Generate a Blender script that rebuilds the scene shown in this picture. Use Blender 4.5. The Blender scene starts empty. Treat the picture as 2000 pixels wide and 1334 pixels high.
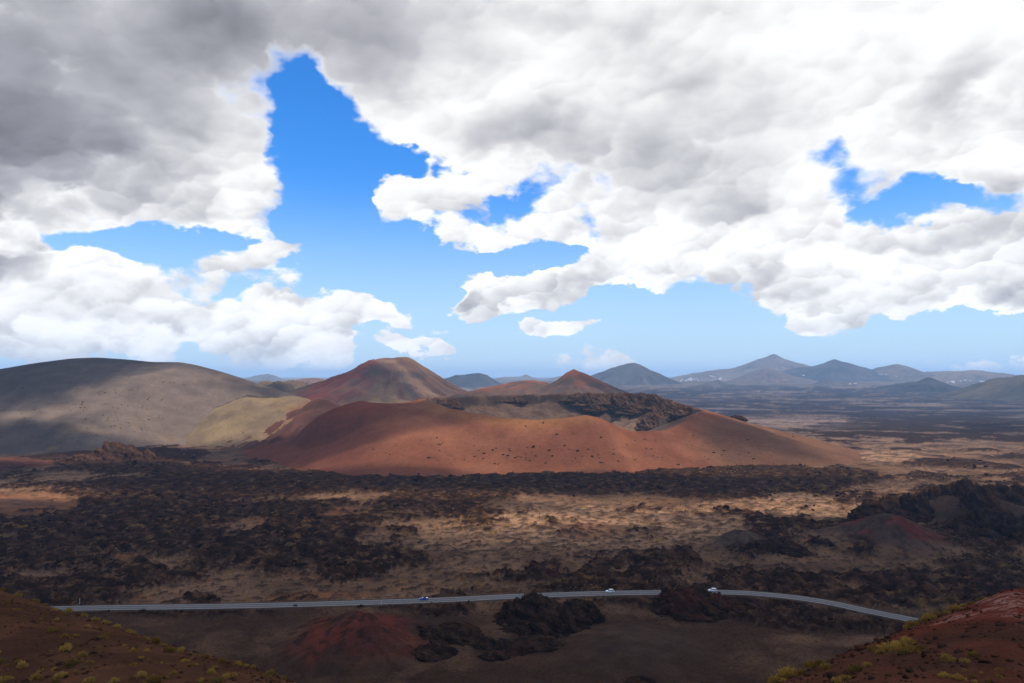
import bpy, math, random
import numpy as np

# ------------------------------------------------------------------ camera, sky, sun, exposure
scene = bpy.context.scene
COL = scene.collection
ZC, LENS = 112.0, 26.0
F = LENS / 36.0 * 2000.0
PITCH = math.atan(68.0 / F)
cam_d = bpy.data.cameras.new('camera'); cam_d.lens = LENS; cam_d.sensor_width = 36.0
cam_d.clip_start = 0.5; cam_d.clip_end = 200000
cam = bpy.data.objects.new('camera', cam_d); COL.objects.link(cam)
cam.location = (0.37, 0, ZC); cam.rotation_euler = (math.pi / 2 + PITCH, 0, 0)
scene.camera = cam
CA, SA = math.cos(PITCH), math.sin(PITCH)


def ray(u, v):
    """direction (depth 1 along +Y) seen at the photograph's pixel u, v"""
    a = (u - 1000.0) / F; b = (667.0 - v) / F
    dy = CA - b * SA; dz = SA + b * CA
    return a / dy, dz / dy


def at(u, v, y):
    x, z = ray(u, v)
    return x * y, ZC + z * y


TO_SUN = np.array([0.60, -0.26, 1.0]); TO_SUN /= np.linalg.norm(TO_SUN)
SUN_EL = math.asin(TO_SUN[2]); SUN_AZ = math.atan2(TO_SUN[0], TO_SUN[1])
sun_d = bpy.data.lights.new('sun', 'SUN'); sun_d.energy = 5.0; sun_d.angle = math.radians(0.55)
sun_d.color = (1.0, 0.93, 0.83)
sun = bpy.data.objects.new('sun', sun_d); COL.objects.link(sun)
from mathutils import Vector
sun.rotation_euler = Vector(TO_SUN).to_track_quat('Z', 'Y').to_euler()

vs = scene.view_settings
vs.view_transform = 'Standard'; vs.look = 'None'; vs.exposure = 0.0; vs.gamma = 1.0; vs.use_curve_mapping = False
scene.render.engine = 'CYCLES'
cy = scene.cycles
cy.max_bounces = 5; cy.diffuse_bounces = 2; cy.glossy_bounces = 2; cy.transmission_bounces = 2; cy.volume_bounces = 3
cy.use_denoising = True
cy.use_adaptive_sampling = True; cy.adaptive_threshold = 0.02; cy.adaptive_min_samples = 16
cy.sampling_pattern = 'TABULATED_SOBOL'
cy.sample_clamp_indirect = 4.0


class NG:
    """small helper for writing node graphs"""
    def __init__(s, tree): s.t = tree; s.n = tree.nodes; s.l = tree.links
    def node(s, typ, **kw):
        n = s.n.new(typ)
        for k, v in kw.items(): setattr(n, k, v)
        return n
    def put(s, sock, v):
        if hasattr(v, 'is_output'): s.l.new(v, sock)
        else: sock.default_value = v
    def m(s, op, a, b=0.0, c=0.0, clamp=False):
        n = s.node('ShaderNodeMath', operation=op, use_clamp=clamp)
        s.put(n.inputs[0], a); s.put(n.inputs[1], b); s.put(n.inputs[2], c)
        return n.outputs[0]
    def v(s, op, a, b=(0, 0, 0), c=(0, 0, 0), out=0):
        n = s.node('ShaderNodeVectorMath', operation=op)
        s.put(n.inputs[0], a)
        if op == 'SCALE': s.put(n.inputs['Scale'], b)
        else: s.put(n.inputs[1], b)
        if op == 'MULTIPLY_ADD': s.put(n.inputs[2], c)
        return n.outputs[out]
    def mr(s, x, a, b, c=0.0, d=1.0, smooth=True):
        n = s.node('ShaderNodeMapRange', interpolation_type='SMOOTHSTEP' if smooth else 'LINEAR')
        for k, q in zip(range(5), (x, a, b, c, d)): s.put(n.inputs[k], q)
        return n.outputs[0]
    def noise(s, vec, scale, detail=5.0, rough=0.55, dist=0.0, out=0):
        n = s.node('ShaderNodeTexNoise')
        s.put(n.inputs['Vector'], vec); n.inputs['Scale'].default_value = scale; n.inputs['Detail'].default_value = detail
        n.inputs['Roughness'].default_value = rough; n.inputs['Distortion'].default_value = dist
        return n.outputs[out]
    def mix(s, f, a, b, blend='MIX'):
        n = s.node('ShaderNodeMix', data_type='RGBA', blend_type=blend)
        s.put(n.inputs[0], f); s.put(n.inputs[6], a); s.put(n.inputs[7], b)
        return n.outputs[2]


def build_sky():
    world = bpy.data.worlds.new('World'); scene.world = world; world.use_nodes = True
    g = NG(world.node_tree); g.n.clear()
    d = g.node('ShaderNodeTexCoord').outputs['Generated']
    sep = g.node('ShaderNodeSeparateXYZ'); g.l.new(d, sep.inputs[0])
    X, Y, Z = sep.outputs
    zc = g.m('MAXIMUM', Z, 0.004)
    cmb = g.node('ShaderNodeCombineXYZ'); g.put(cmb.inputs[0], X); g.put(cmb.inputs[1], Y); g.put(cmb.inputs[2], zc)
    sky = g.node('ShaderNodeTexSky', sky_type='NISHITA', sun_disc=False)
    sky.sun_elevation = SUN_EL; sky.sun_rotation = SUN_AZ; sky.altitude = 300; sky.air_density = 1.0
    sky.dust_density = 0.3; sky.ozone_density = 2.5
    g.l.new(cmb.outputs[0], sky.inputs[0])
    hs = g.node('ShaderNodeHueSaturation'); hs.inputs['Saturation'].default_value = 1.22; hs.inputs['Value'].default_value = 1.0
    g.l.new(sky.outputs[0], hs.inputs['Color'])
    blue = g.mix(1.0, hs.outputs[0], g.mix(g.mr(zc, 0.0, 0.36), (0.80, 1.02, 1.50, 1), (0.46, 1.10, 1.62, 1)), 'MULTIPLY')
    pale = (0.60 / SKY_STRENGTH, 0.82 / SKY_STRENGTH, 1.0 / SKY_STRENGTH, 1)
    blue = g.mix(g.mr(zc, 0.0, 0.27, 0.80, 0.0), blue, pale)      # moist air low down
    # azimuth and elevation of the direction, in degrees
    az = g.m('MULTIPLY', g.m('ARCTAN2', X, Y), 180 / math.pi)
    el = g.m('MULTIPLY', g.m('ARCSINE', Z), 180 / math.pi)
    P0 = g.node('ShaderNodeCombineXYZ'); g.put(P0.inputs[0], az); g.put(P0.inputs[1], el)
    # cloud space: the layer seen in perspective, finer towards the horizon
    k = g.m('MULTIPLY', g.m('EXPONENT', g.m('MULTIPLY', zc, -1.25)), 3.4)
    q = g.v('SCALE', cmb.outputs[0], k)
    warp = g.noise(q, 2.0, 5, 0.6, out=1)
    P = g.v('ADD', P0.outputs[0], g.v('MULTIPLY', g.v('SUBTRACT', warp, (0.5, 0.5, 0.5)), (11.0, 8.0, 0)))

    def field(blobs, base):
        acc = base
        for (u, v, ru, rv, w) in blobs:
            x, z = ray(u, v)
            a = math.degrees(math.atan2(x, 1)); e = math.degrees(math.atan2(z, math.hypot(x, 1)))
            kx = math.degrees(1 / F) * math.cos(math.radians(a)) ** 2
            ix, iy = 1 / (ru * kx), 1 / (rv * kx / math.cos(math.radians(a)))
            w_ = g.v('MULTIPLY_ADD', P, (ix, iy, 0), (-a * ix, -e * iy, 0))
            r2 = g.v('DOT_PRODUCT', w_, w_, out=1)
            acc = g.m('MULTIPLY_ADD', g.m('MULTIPLY_ADD', r2, -1.0, 1.0, clamp=True), w, acc)
        return acc
    big = g.noise(q, 0.85, 2, 0.5)
    base = g.m('ADD', g.mr(big, 0.3, 0.7, -0.45, 0.25), g.mr(el, 29.0, 50.0, 0.0, 0.75))
    M = field(SKY_CLOUD, base)
    n1 = g.noise(q, 3.6, 8, 0.63, 0.2)
    # billows: rounded heads of cloud, two sizes, each lit from above and from the right
    def billow(vec, sc):
        n = g.node('ShaderNodeTexVoronoi', feature='SMOOTH_F1', voronoi_dimensions='2D'); n.inputs['Scale'].default_value = sc
        n.inputs['Smoothness'].default_value = 0.45
        g.put(n.inputs['Vector'], vec)
        side = g.v('DOT_PRODUCT', g.v('SUBTRACT', n.outputs['Position'], vec), (-0.35 * sc, 0.95 * sc, 0.0), out=1)
        return n.outputs['Distance'], side
    wq = g.v('SCALE', g.v('SUBTRACT', g.noise(q, 6.0, 4, 0.6, out=1), (0.5, 0.5, 0.5)), 0.20)
    qw = g.v('MULTIPLY', g.v('MULTIPLY_ADD', P0.outputs[0], (0.0524, 0.0680, 0), wq), (1, 1, 0))
    b1, h1 = billow(qw, 5.0)
    b2, h2 = billow(qw, 12.0)
    # density = mask + noise - billow
    D1 = g.m('MULTIPLY_ADD', g.m('SUBTRACT', n1, 0.5), 1.9, M)
    D1 = g.m('MULTIPLY_ADD', g.m('SUBTRACT', b1, 0.36), -0.85, D1)
    D1 = g.m('MULTIPLY_ADD', g.m('SUBTRACT', b2, 0.36), -0.42, D1)
    edge = g.mr(g.noise(q, 1.3, 1, 0.5), 0.35, 0.65, 0.34, 0.95)
    edge = g.m('MULTIPLY', edge, g.mr(el, 3.0, 22.0, 0.42, 1.0))
    alpha = g.mr(D1, -0.10, edge)
    s1 = g.noise(q, 3.0, 3, 0.5); s2 = g.noise(g.v('ADD', q, (0.05, -0.015, 0.11)), 3.0, 3, 0.5)
    crisp = g.mr(el, 7.0, 21.0, 1.0, 0.30)
    puff = g.m('MULTIPLY', g.m('MULTIPLY_ADD', h1, 0.34, g.m('MULTIPLY', h2, 0.18)), crisp)
    rel = g.m('MULTIPLY_ADD', g.m('SUBTRACT', s2, s1), 0.8, puff)
    shade = g.mr(rel, -0.26, 0.42, 0.0, 1.0)
    deep = field(SKY_DARK, g.m('MULTIPLY', g.m('SUBTRACT', s2, 0.47), 0.40))
    deep = g.m('MULTIPLY', deep, g.mr(D1, 0.15, 1.0), clamp=True)
    tone = g.m('MULTIPLY_ADD', shade, -0.52, 1.20)
    tone = g.m('MULTIPLY', tone, g.m('MULTIPLY_ADD', deep, -0.68, 1.0))
    cc = g.mix(g.mr(tone, 0.30, 0.98), (0.86, 0.86, 0.96, 1), (1.0, 1.0, 1.0, 1))
    ccs = g.v('SCALE', cc, g.m('MULTIPLY', tone, 1.0 / SKY_STRENGTH))
    col = g.mix(alpha, blue, ccs)
    bg = g.node('ShaderNodeBackground'); g.put(bg.inputs[0], col); bg.inputs[1].default_value = SKY_STRENGTH
    out = g.node('ShaderNodeOutputWorld'); g.l.new(bg.outputs[0], out.inputs[0])
    world.cycles.sampling_method = 'NONE'


SKY_STRENGTH = 0.13
# cumulus banks of the sky: place in the photograph (turned into directions), half-sizes, weight
SKY_CLOUD = [
    (100, 200, 480, 330, 1.3), (420, 330, 200, 150, 1.1), (480, 30, 560, 150, 1.2), (930, 110, 290, 150, 1.1),
    (1250, 230, 440, 280, 1.3), (1720, 130, 460, 300, 1.3), (1450, 430, 380, 150, 1.0), (1660, 530, 300, 105, 1.1),
    (1960, 520, 170, 110, 1.1), (850, 410, 170, 70, 1.0), (1000, 480, 180, 60, 0.8), (1240, 540, 170, 60, 0.7),
    (1010, 570, 150, 65, 1.5), (1100, 648, 90, 26, 1.4), (150, 550, 220, 70, 1.4), (250, 645, 380, 85, 1.5),
    (560, 635, 230, 75, 1.4), (590, 497, 95, 20, 1.0), (470, 510, 150, 26, 0.5), (690, 635, 80, 38, 1.1), (790, 625, 70, 28, 1.3), (830, 682, 70, 20, 1.3),
    (900, 686, 30, 18, 1.3), (1960, 380, 160, 100, 0.7), (-300, 300, 500, 400, 0.6), (2300, 250, 400, 350, 0.6),
    (800, 235, 130, 85, 1.1), (740, 150, 110, 80, 0.7), (1980, 560, 150, 70, 0.9), (1560, 575, 160, 55, 0.7), (1720, 580, 200, 40, 0.6), (60, 520, 130, 60, 0.7), (1200, 60, 260, 130, 0.5), (1480, 30, 200, 100, 0.5),
    # openings
    (590, 240, 80, 150, -1.7), (690, 330, 120, 115, -1.6), (655, 440, 110, 110, -1.5), (640, 170, 60, 60, -0.8), (790, 320, 60, 40, -0.8),
    (330, 480, 240, 42, -1.1), (800, 560, 110, 75, -1.3), (1000, 505, 190, 26, -1.2), (850, 560, 60, 60, -0.6), (1180, 610, 70, 40, -0.8), (1605, 325, 70, 34, -1.0), (1670, 365, 90, 42, -1.1), (1760, 425, 120, 48, -1.3), (1880, 405, 110, 24, -0.9),
    (1330, 650, 420, 60, -0.9), (970, 415, 50, 26, -0.35), (1600, 680, 500, 55, -1.2), (960, 700, 240, 45, -0.7),
    (1880, 640, 260, 45, -0.9), (760, 500, 90, 50, -0.7), (480, 570, 70, 30, -0.4),
]
SKY_DARK = [
    (150, 110, 560, 230, 0.75), (640, 40, 480, 140, 0.72), (90, 330, 260, 180, 0.5), (330, 390, 130, 60, 0.3), (1130, 300, 260, 140, 0.50),
    (1420, 270, 230, 170, 0.40), (1300, 60, 300, 120, 0.2), (1880, 220, 150, 110, 0.45), (900, 590, 60, 45, 0.75), (1160, 550, 150, 60, 0.45),
    (1980, 570, 130, 60, 0.45), (30, 510, 120, 60, 0.65), (1500, 560, 300, 40, 0.25), (1650, 390, 100, 40, 0.2), (1900, 380, 160, 40, 0.35),
    (-300, 250, 500, 400, 0.5), (2300, 250, 400, 300, 0.35),
]
build_sky()

# ------------------------------------------------------------------ noise (numpy)
_A = np.arange(16) / 16 * 2 * np.pi
GX, GY = np.cos(_A), np.sin(_A)


def hsh(ix, iy, s):
    n = (ix * 374761393 + iy * 668265263 + s * 1013904223) & 0xffffffff
    n = ((n ^ (n >> 13)) * 1274126177) & 0xffffffff
    n = ((n ^ (n >> 16)) * 2246822519) & 0xffffffff
    return n ^ (n >> 15)


def pn(x, y, s=0):
    fx, fy = np.floor(x), np.floor(y)
    ix, iy = fx.astype(np.int64), fy.astype(np.int64)
    x = x - fx; y = y - fy
    u = x * x * x * (x * (x * 6 - 15) + 10); w = y * y * y * (y * (y * 6 - 15) + 10)
    def c(dx, dy):
        h = hsh(ix + dx, iy + dy, s) & 15
        return GX[h] * (x - dx) + GY[h] * (y - dy)
    a = c(0, 0); a = a + u * (c(1, 0) - a)
    b = c(0, 1); b = b + u * (c(1, 1) - b)
    return (a + w * (b - a)) * 1.5


def fbm(x, y, lam, octs=4, gain=0.5, s=0, sp=None, ridge=False):
    x = np.asarray(x, float); y = np.asarray(y, float)
    r = np.zeros(np.broadcast(x, y).shape); a = 1.0
    for o in range(octs):
        n = pn(x / lam + 17.3 * o, y / lam - 9.1 * o, s + o)
        if ridge: n = 1 - 2 * np.abs(n)
        if sp is not None:
            w = np.clip(lam / sp * 0.5 - 0.5, 0, 1); n = n * w
        r += a * n
        a *= gain; lam *= 0.5
    return r


def ss(x, a, b):
    t = np.clip((x - a) / (b - a), 0, 1)
    return t * t * (3 - 2 * t)


def lerp(a, b, t):
    t = np.asarray(t)
    if np.ndim(a) == 1 or np.ndim(b) == 1 or (np.ndim(a) > np.ndim(t)): t = t[..., None]
    return a + (np.asarray(b) - a) * t


# ------------------------------------------------------------------ mesh helpers
def link(name, me, mat=None, parent=None, label=None, category=None, group=None, kind=None):
    o = bpy.data.objects.new(name, me); COL.objects.link(o)
    if mat is not None and me is not None and not me.materials: me.materials.append(mat)
    if parent is not None: o.parent = parent
    tag(o, label, category, group, kind)
    return o


def tag(o, label=None, category=None, group=None, kind=None):
    if label: o['label'] = label
    if category: o['category'] = category
    if group: o['group'] = group
    if kind: o['kind'] = kind


VOLCANIC = np.array([1.12, 0.94, 0.76])      # iron-red cast of all the cinder and lava here


def raw_mesh(name, verts, faces, colour=None, cast=VOLCANIC):
    """verts (n,3) and faces (m,3 or 4) as numpy arrays"""
    verts = np.asarray(verts, np.float32); faces = np.asarray(faces, np.int32)
    k = faces.shape[1]
    me = bpy.data.meshes.new(name)
    me.vertices.add(len(verts)); me.vertices.foreach_set('co', verts.ravel())
    me.loops.add(faces.size); me.loops.foreach_set('vertex_index', faces.ravel())
    me.polygons.add(len(faces)); me.polygons.foreach_set('loop_start', np.arange(0, faces.size, k, dtype=np.int32))
    if colour is not None:
        c = np.ones((len(verts), 4), np.float32); c[:, :3] = colour * cast
        me.attributes.new('soil', 'FLOAT_COLOR', 'POINT').data.foreach_set('color', c.ravel())
    me.update(); me.validate()
    return me


def grid_faces(nr, nc):
    i = np.arange(nr * nc).reshape(nr, nc)
    return np.stack([i[:-1, :-1], i[:-1, 1:], i[1:, 1:], i[1:, :-1]], -1).reshape(-1, 4)


def grid_mesh(name, X, Y, Z, colour=None):
    V = np.stack([X, Y, Z], -1).reshape(-1, 3)
    return raw_mesh(name, V, grid_faces(*X.shape), None if colour is None else np.clip(colour, 0.004, 0.9).reshape(-1, 3))


# ------------------------------------------------------------------ materials
def earth_material(name, grain=1.5, contrast=0.55, bump=0.25, bump_dist=0.4, coarse=14.0):
    m = bpy.data.materials.new(name); m.use_nodes = True
    g = NG(m.node_tree); g.n.clear()
    a = g.node('ShaderNodeAttribute', attribute_name='soil')
    p = g.node('ShaderNodeTexCoord').outputs['Object']
    n1 = g.noise(p, 1.0 / grain, 4, 0.65)
    n2 = g.noise(p, 1.0 / coarse, 4, 0.6)
    f = g.m('MULTIPLY', g.mr(n1, 0.25, 0.75, 1 - contrast, 1 + contrast, False), g.mr(n2, 0.3, 0.7, 0.8, 1.2, False))
    col = g.v('SCALE', a.outputs['Color'], f)
    b = g.node('ShaderNodeBump'); b.inputs['Strength'].default_value = bump; b.inputs['Distance'].default_value = bump_dist
    g.put(b.inputs['Height'], n1)
    d = g.node('ShaderNodeBsdfDiffuse'); d.inputs['Roughness'].default_value = 0.8
    g.put(d.inputs['Color'], col); g.l.new(b.outputs[0], d.inputs['Normal'])
    o = g.node('ShaderNodeOutputMaterial'); g.l.new(d.outputs[0], o.inputs[0])
    return m


def plain_material(name, col, rough=0.6, var=0.0, scale=3.0, metallic=0.0, coat=0.0, translucent=0.0):
    m = bpy.data.materials.new(name); m.use_nodes = True
    g = NG(m.node_tree)
    b = g.n['Principled BSDF']
    b.inputs['Roughness'].default_value = rough; b.inputs['Metallic'].default_value = metallic
    b.inputs['Coat Weight'].default_value = coat
    p = g.node('ShaderNodeTexCoord').outputs['Object']
    n = g.noise(p, scale, 4, 0.6)
    c = g.v('SCALE', (col[0], col[1], col[2]), g.mr(n, 0.3, 0.7, 1 - var, 1 + var, False))
    g.put(b.inputs['Base Color'], c)
    return m


def leaf_material(name, c1, c2, scale=0.6):
    m = bpy.data.materials.new(name); m.use_nodes = True
    g = NG(m.node_tree); g.n.clear()
    oi = g.node('ShaderNodeObjectInfo')
    p = g.node('ShaderNodeTexCoord').outputs['Object']
    n = g.noise(p, scale, 3, 0.6)
    f = g.mr(g.m('ADD', g.m('MULTIPLY', n, 1.1), g.m('MULTIPLY', oi.outputs['Random'], 0.9)), 0.45, 1.45)
    col = g.mix(f, (*c1, 1), (*c2, 1))
    d = g.node('ShaderNodeBsdfDiffuse'); t = g.node('ShaderNodeBsdfTranslucent')
    g.put(d.inputs[0], col); g.put(t.inputs[0], col)
    x = g.node('ShaderNodeMixShader'); x.inputs[0].default_value = 0.25
    g.l.new(d.outputs[0], x.inputs[1]); g.l.new(t.outputs[0], x.inputs[2])
    o = g.node('ShaderNodeOutputMaterial'); g.l.new(x.outputs[0], o.inputs[0])
    return m


M_GROUND = earth_material('lava_plain_soil', 1.3, 0.5, 0.5, 0.5, 9.0)
M_CINDER = earth_material('cinder', 4.0, 0.22, 0.3, 0.5, 30.0)
M_FAR = earth_material('far_hill_soil', 30.0, 0.30, 0.0, 0.5, 160.0)
M_SLOPE = earth_material('near_cinder', 0.16, 0.45, 0.6, 0.06, 2.6)
M_LAVA = earth_material('lava_rock', 0.8, 0.7, 0.9, 0.6, 4.0)

# ------------------------------------------------------------------ ground
def base_z(x, y):
    """the plain: level near by, rising gently towards the far villages, then level"""
    y = np.asarray(y, float)
    return 62.0 * ss(y, 2600, 7600)


def on_plain(u, v, z0=0.0):
    dx, dz = ray(u, v)
    lo, hi = 30.0, 11000.0
    for _ in range(50):
        m_ = 0.5 * (lo + hi)
        if ZC + dz * m_ > float(base_z(0, m_)) + z0: lo = m_
        else: hi = m_
    return dx * lo, lo


def two_scale(x, y, lam, octs, gain, s, sy=1.0):
    """noise whose grain is coarser on the far plain"""
    t = ss(y, 1300, 2600)
    return fbm(x, y * sy, lam, octs, gain, s) * (1 - t) + fbm(x, y * sy, lam * 3.5, octs + 1, gain, s + 3) * t


def soft_ellipses(x, y, blobs, wob=0.0, seed=50):
    """sum of soft ellipses on the plain; each given by its middle and half-sizes as seen in the photograph"""
    acc = np.zeros(x.shape)
    if wob:
        w1 = two_scale(x, y, 90, 3, 0.55, seed); w2 = two_scale(x, y, 90, 3, 0.55, seed + 7)
    for (u, v, ru, rv, w) in blobs:
        cx, cyy = on_plain(u, v)
        y1 = on_plain(u, v + rv)[1]; y2 = on_plain(u, max(v - rv, 741))[1]
        rx = ru / F * cyy
        d = np.where(y > cyy, (y - cyy) / max(y2 - cyy, 1), (y - cyy) / max(cyy - y1, 1))
        e = (x - cx - d * (y2 - y1) * 0.5 * (u - 1000) / F) / rx
        if wob: d = d + wob * w1; e = e + wob * w2 * 0.6
        acc += w * ss(1.25 - np.sqrt(d * d + e * e), 0.0, 0.7)
    return acc


ROAD_PX = [(-260, 1206), (-60, 1196), (150, 1188), (400, 1184.5), (590, 1180.5), (840, 1172.5), (1020, 1164), (1170, 1159), (1300, 1157), (1430, 1157),
           (1530, 1164), (1620, 1177), (1700, 1194), (1790, 1212), (1900, 1238), (2050, 1280)]
ROAD_Z = 2.2
def plane_pt(u, v, z):
    dx, dz = ray(u, v); y = (z - ZC) / dz
    return dx * y, y
_rp = np.array([plane_pt(u, v, ROAD_Z) for u, v in ROAD_PX])
def spline(P, n):
    P = np.vstack([2 * P[0] - P[1], P, 2 * P[-1] - P[-2]]); out = []
    for i in range(1, len(P) - 2):
        t = np.linspace(0, 1, n, endpoint=False)[:, None]
        a, b, c, d = P[i - 1], P[i], P[i + 1], P[i + 2]
        out.append(0.5 * (2 * b + (c - a) * t + (2 * a - 5 * b + 4 * c - d) * t ** 2 + (3 * b - a - 3 * c + d) * t ** 3))
    return np.vstack(out + [P[-2][None]])
ROAD = spline(_rp, 12)


def road_dist(x, y):
    sh = x.shape; x = x.ravel(); y = y.ravel()
    best = np.full(x.shape, 1e9)
    near = np.where((y > 200) & (y < 460))[0]
    px, py = x[near], y[near]; b = np.full(px.shape, 1e9)
    for i in range(len(ROAD) - 1):
        a = ROAD[i]; d = ROAD[i + 1] - a; L2 = d @ d
        t = np.clip(((px - a[0]) * d[0] + (py - a[1]) * d[1]) / L2, 0, 1)
        b = np.minimum(b, np.hypot(px - a[0] - t * d[0], py - a[1] - t * d[1]))
    best[near] = b
    return best.reshape(sh)


# how much of the ground is rough black lava (+) or smooth cinder (-)
LAVA_BLOBS = [
    (980, 938, 760, 34, 0.75), (330, 985, 330, 40, 0.55), (170, 1050, 330, 75, 0.60), (560, 1085, 200, 30, 0.25), (700, 1000, 180, 24, 0.2), (1500, 935, 250, 34, 0.35),
    (330, 1201, 230, 9, 0.9), (780, 1190, 130, 7, 0.6), (1750, 1133, 330, 12, 0.7), (1720, 1165, 240, 18, 0.45), (1640, 1215, 200, 22, 0.5), (1480, 1150, 130, 8, 0.6),
    (650, 1050, 60, 40, 0.35), (720, 1095, 120, 22, 0.4), (960, 1120, 160, 20, 0.15), (1380, 1080, 120, 20, 0.25), (1450, 1125, 90, 14, 0.4), (230, 900, 200, 26, 0.45), (420, 905, 160, 20, 0.3),
    (1750, 790, 420, 26, 0.65), (1600, 765, 320, 10, 0.5), (1800, 850, 260, 16, 0.3), (1850, 825, 260, 14, 0.45), (1900, 900, 200, 12, 0.25), (1320, 768, 90, 10, 0.5),
    (1060, 1208, 85, 16, 0.7), (860, 1240, 70, 9, 0.6), (1360, 1182, 90, 14, 0.8), (1900, 1000, 220, 50, 0.45), (1920, 1045, 120, 26, 0.4), (1520, 1070, 80, 14, 0.4), (230, 890, 120, 14, 0.5),
    (60, 990, 120, 26, -0.8), (560, 895, 180, 24, -0.45), (1180, 1035, 330, 46, -0.13), (1600, 990, 220, 34, -0.15), (900, 1110, 160, 22, -0.15), (560, 1150, 330, 16, -0.35),
    (1000, 1280, 1300, 90, -0.75), (1100, 1140, 260, 14, -0.2), (1560, 818, 130, 14, -0.6), (1720, 892, 110, 11, -1.2), (1600, 1150, 140, 16, -0.15),
    (640, 1010, 60, 20, -0.4), (1480, 1050, 200, 30, -0.1), (760, 1060, 100, 22, -0.3), (1900, 870, 180, 8, -0.5), (1900, 768, 140, 8, -0.6),
]
TAN_BLOBS = [(1200, 1030, 350, 48, 0.95), (1620, 985, 240, 34, 0.9), (1900, 940, 220, 30, 0.45), (650, 1040, 230, 50, 0.22), (1560, 818, 160, 16, 0.8), (1750, 870, 330, 34, 0.35),
             (1720, 892, 110, 11, 1.0), (260, 1130, 260, 30, 0.25), (100, 940, 180, 22, 0.4), (1900, 768, 160, 9, 0.6), (900, 1090, 260, 36, 0.2), (1640, 1245, 150, 12, 0.6)]  # tan cinder, also painting the sunlit patches of the plain paler
RUST_BLOBS = [(620, 1165, 110, 11, 1.0), (60, 985, 130, 26, 0.7), (640, 1010, 90, 22, 0.8), (1160, 1035, 70, 16, 0.7), (560, 1025, 120, 40, 0.4), (640, 1248, 110, 13, 0.6), (740, 1262, 90, 10, 0.5), (1040, 1280, 160, 14, 0.3),
              (200, 1090, 90, 20, 0.6), (30, 905, 80, 12, 0.6)]


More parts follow.
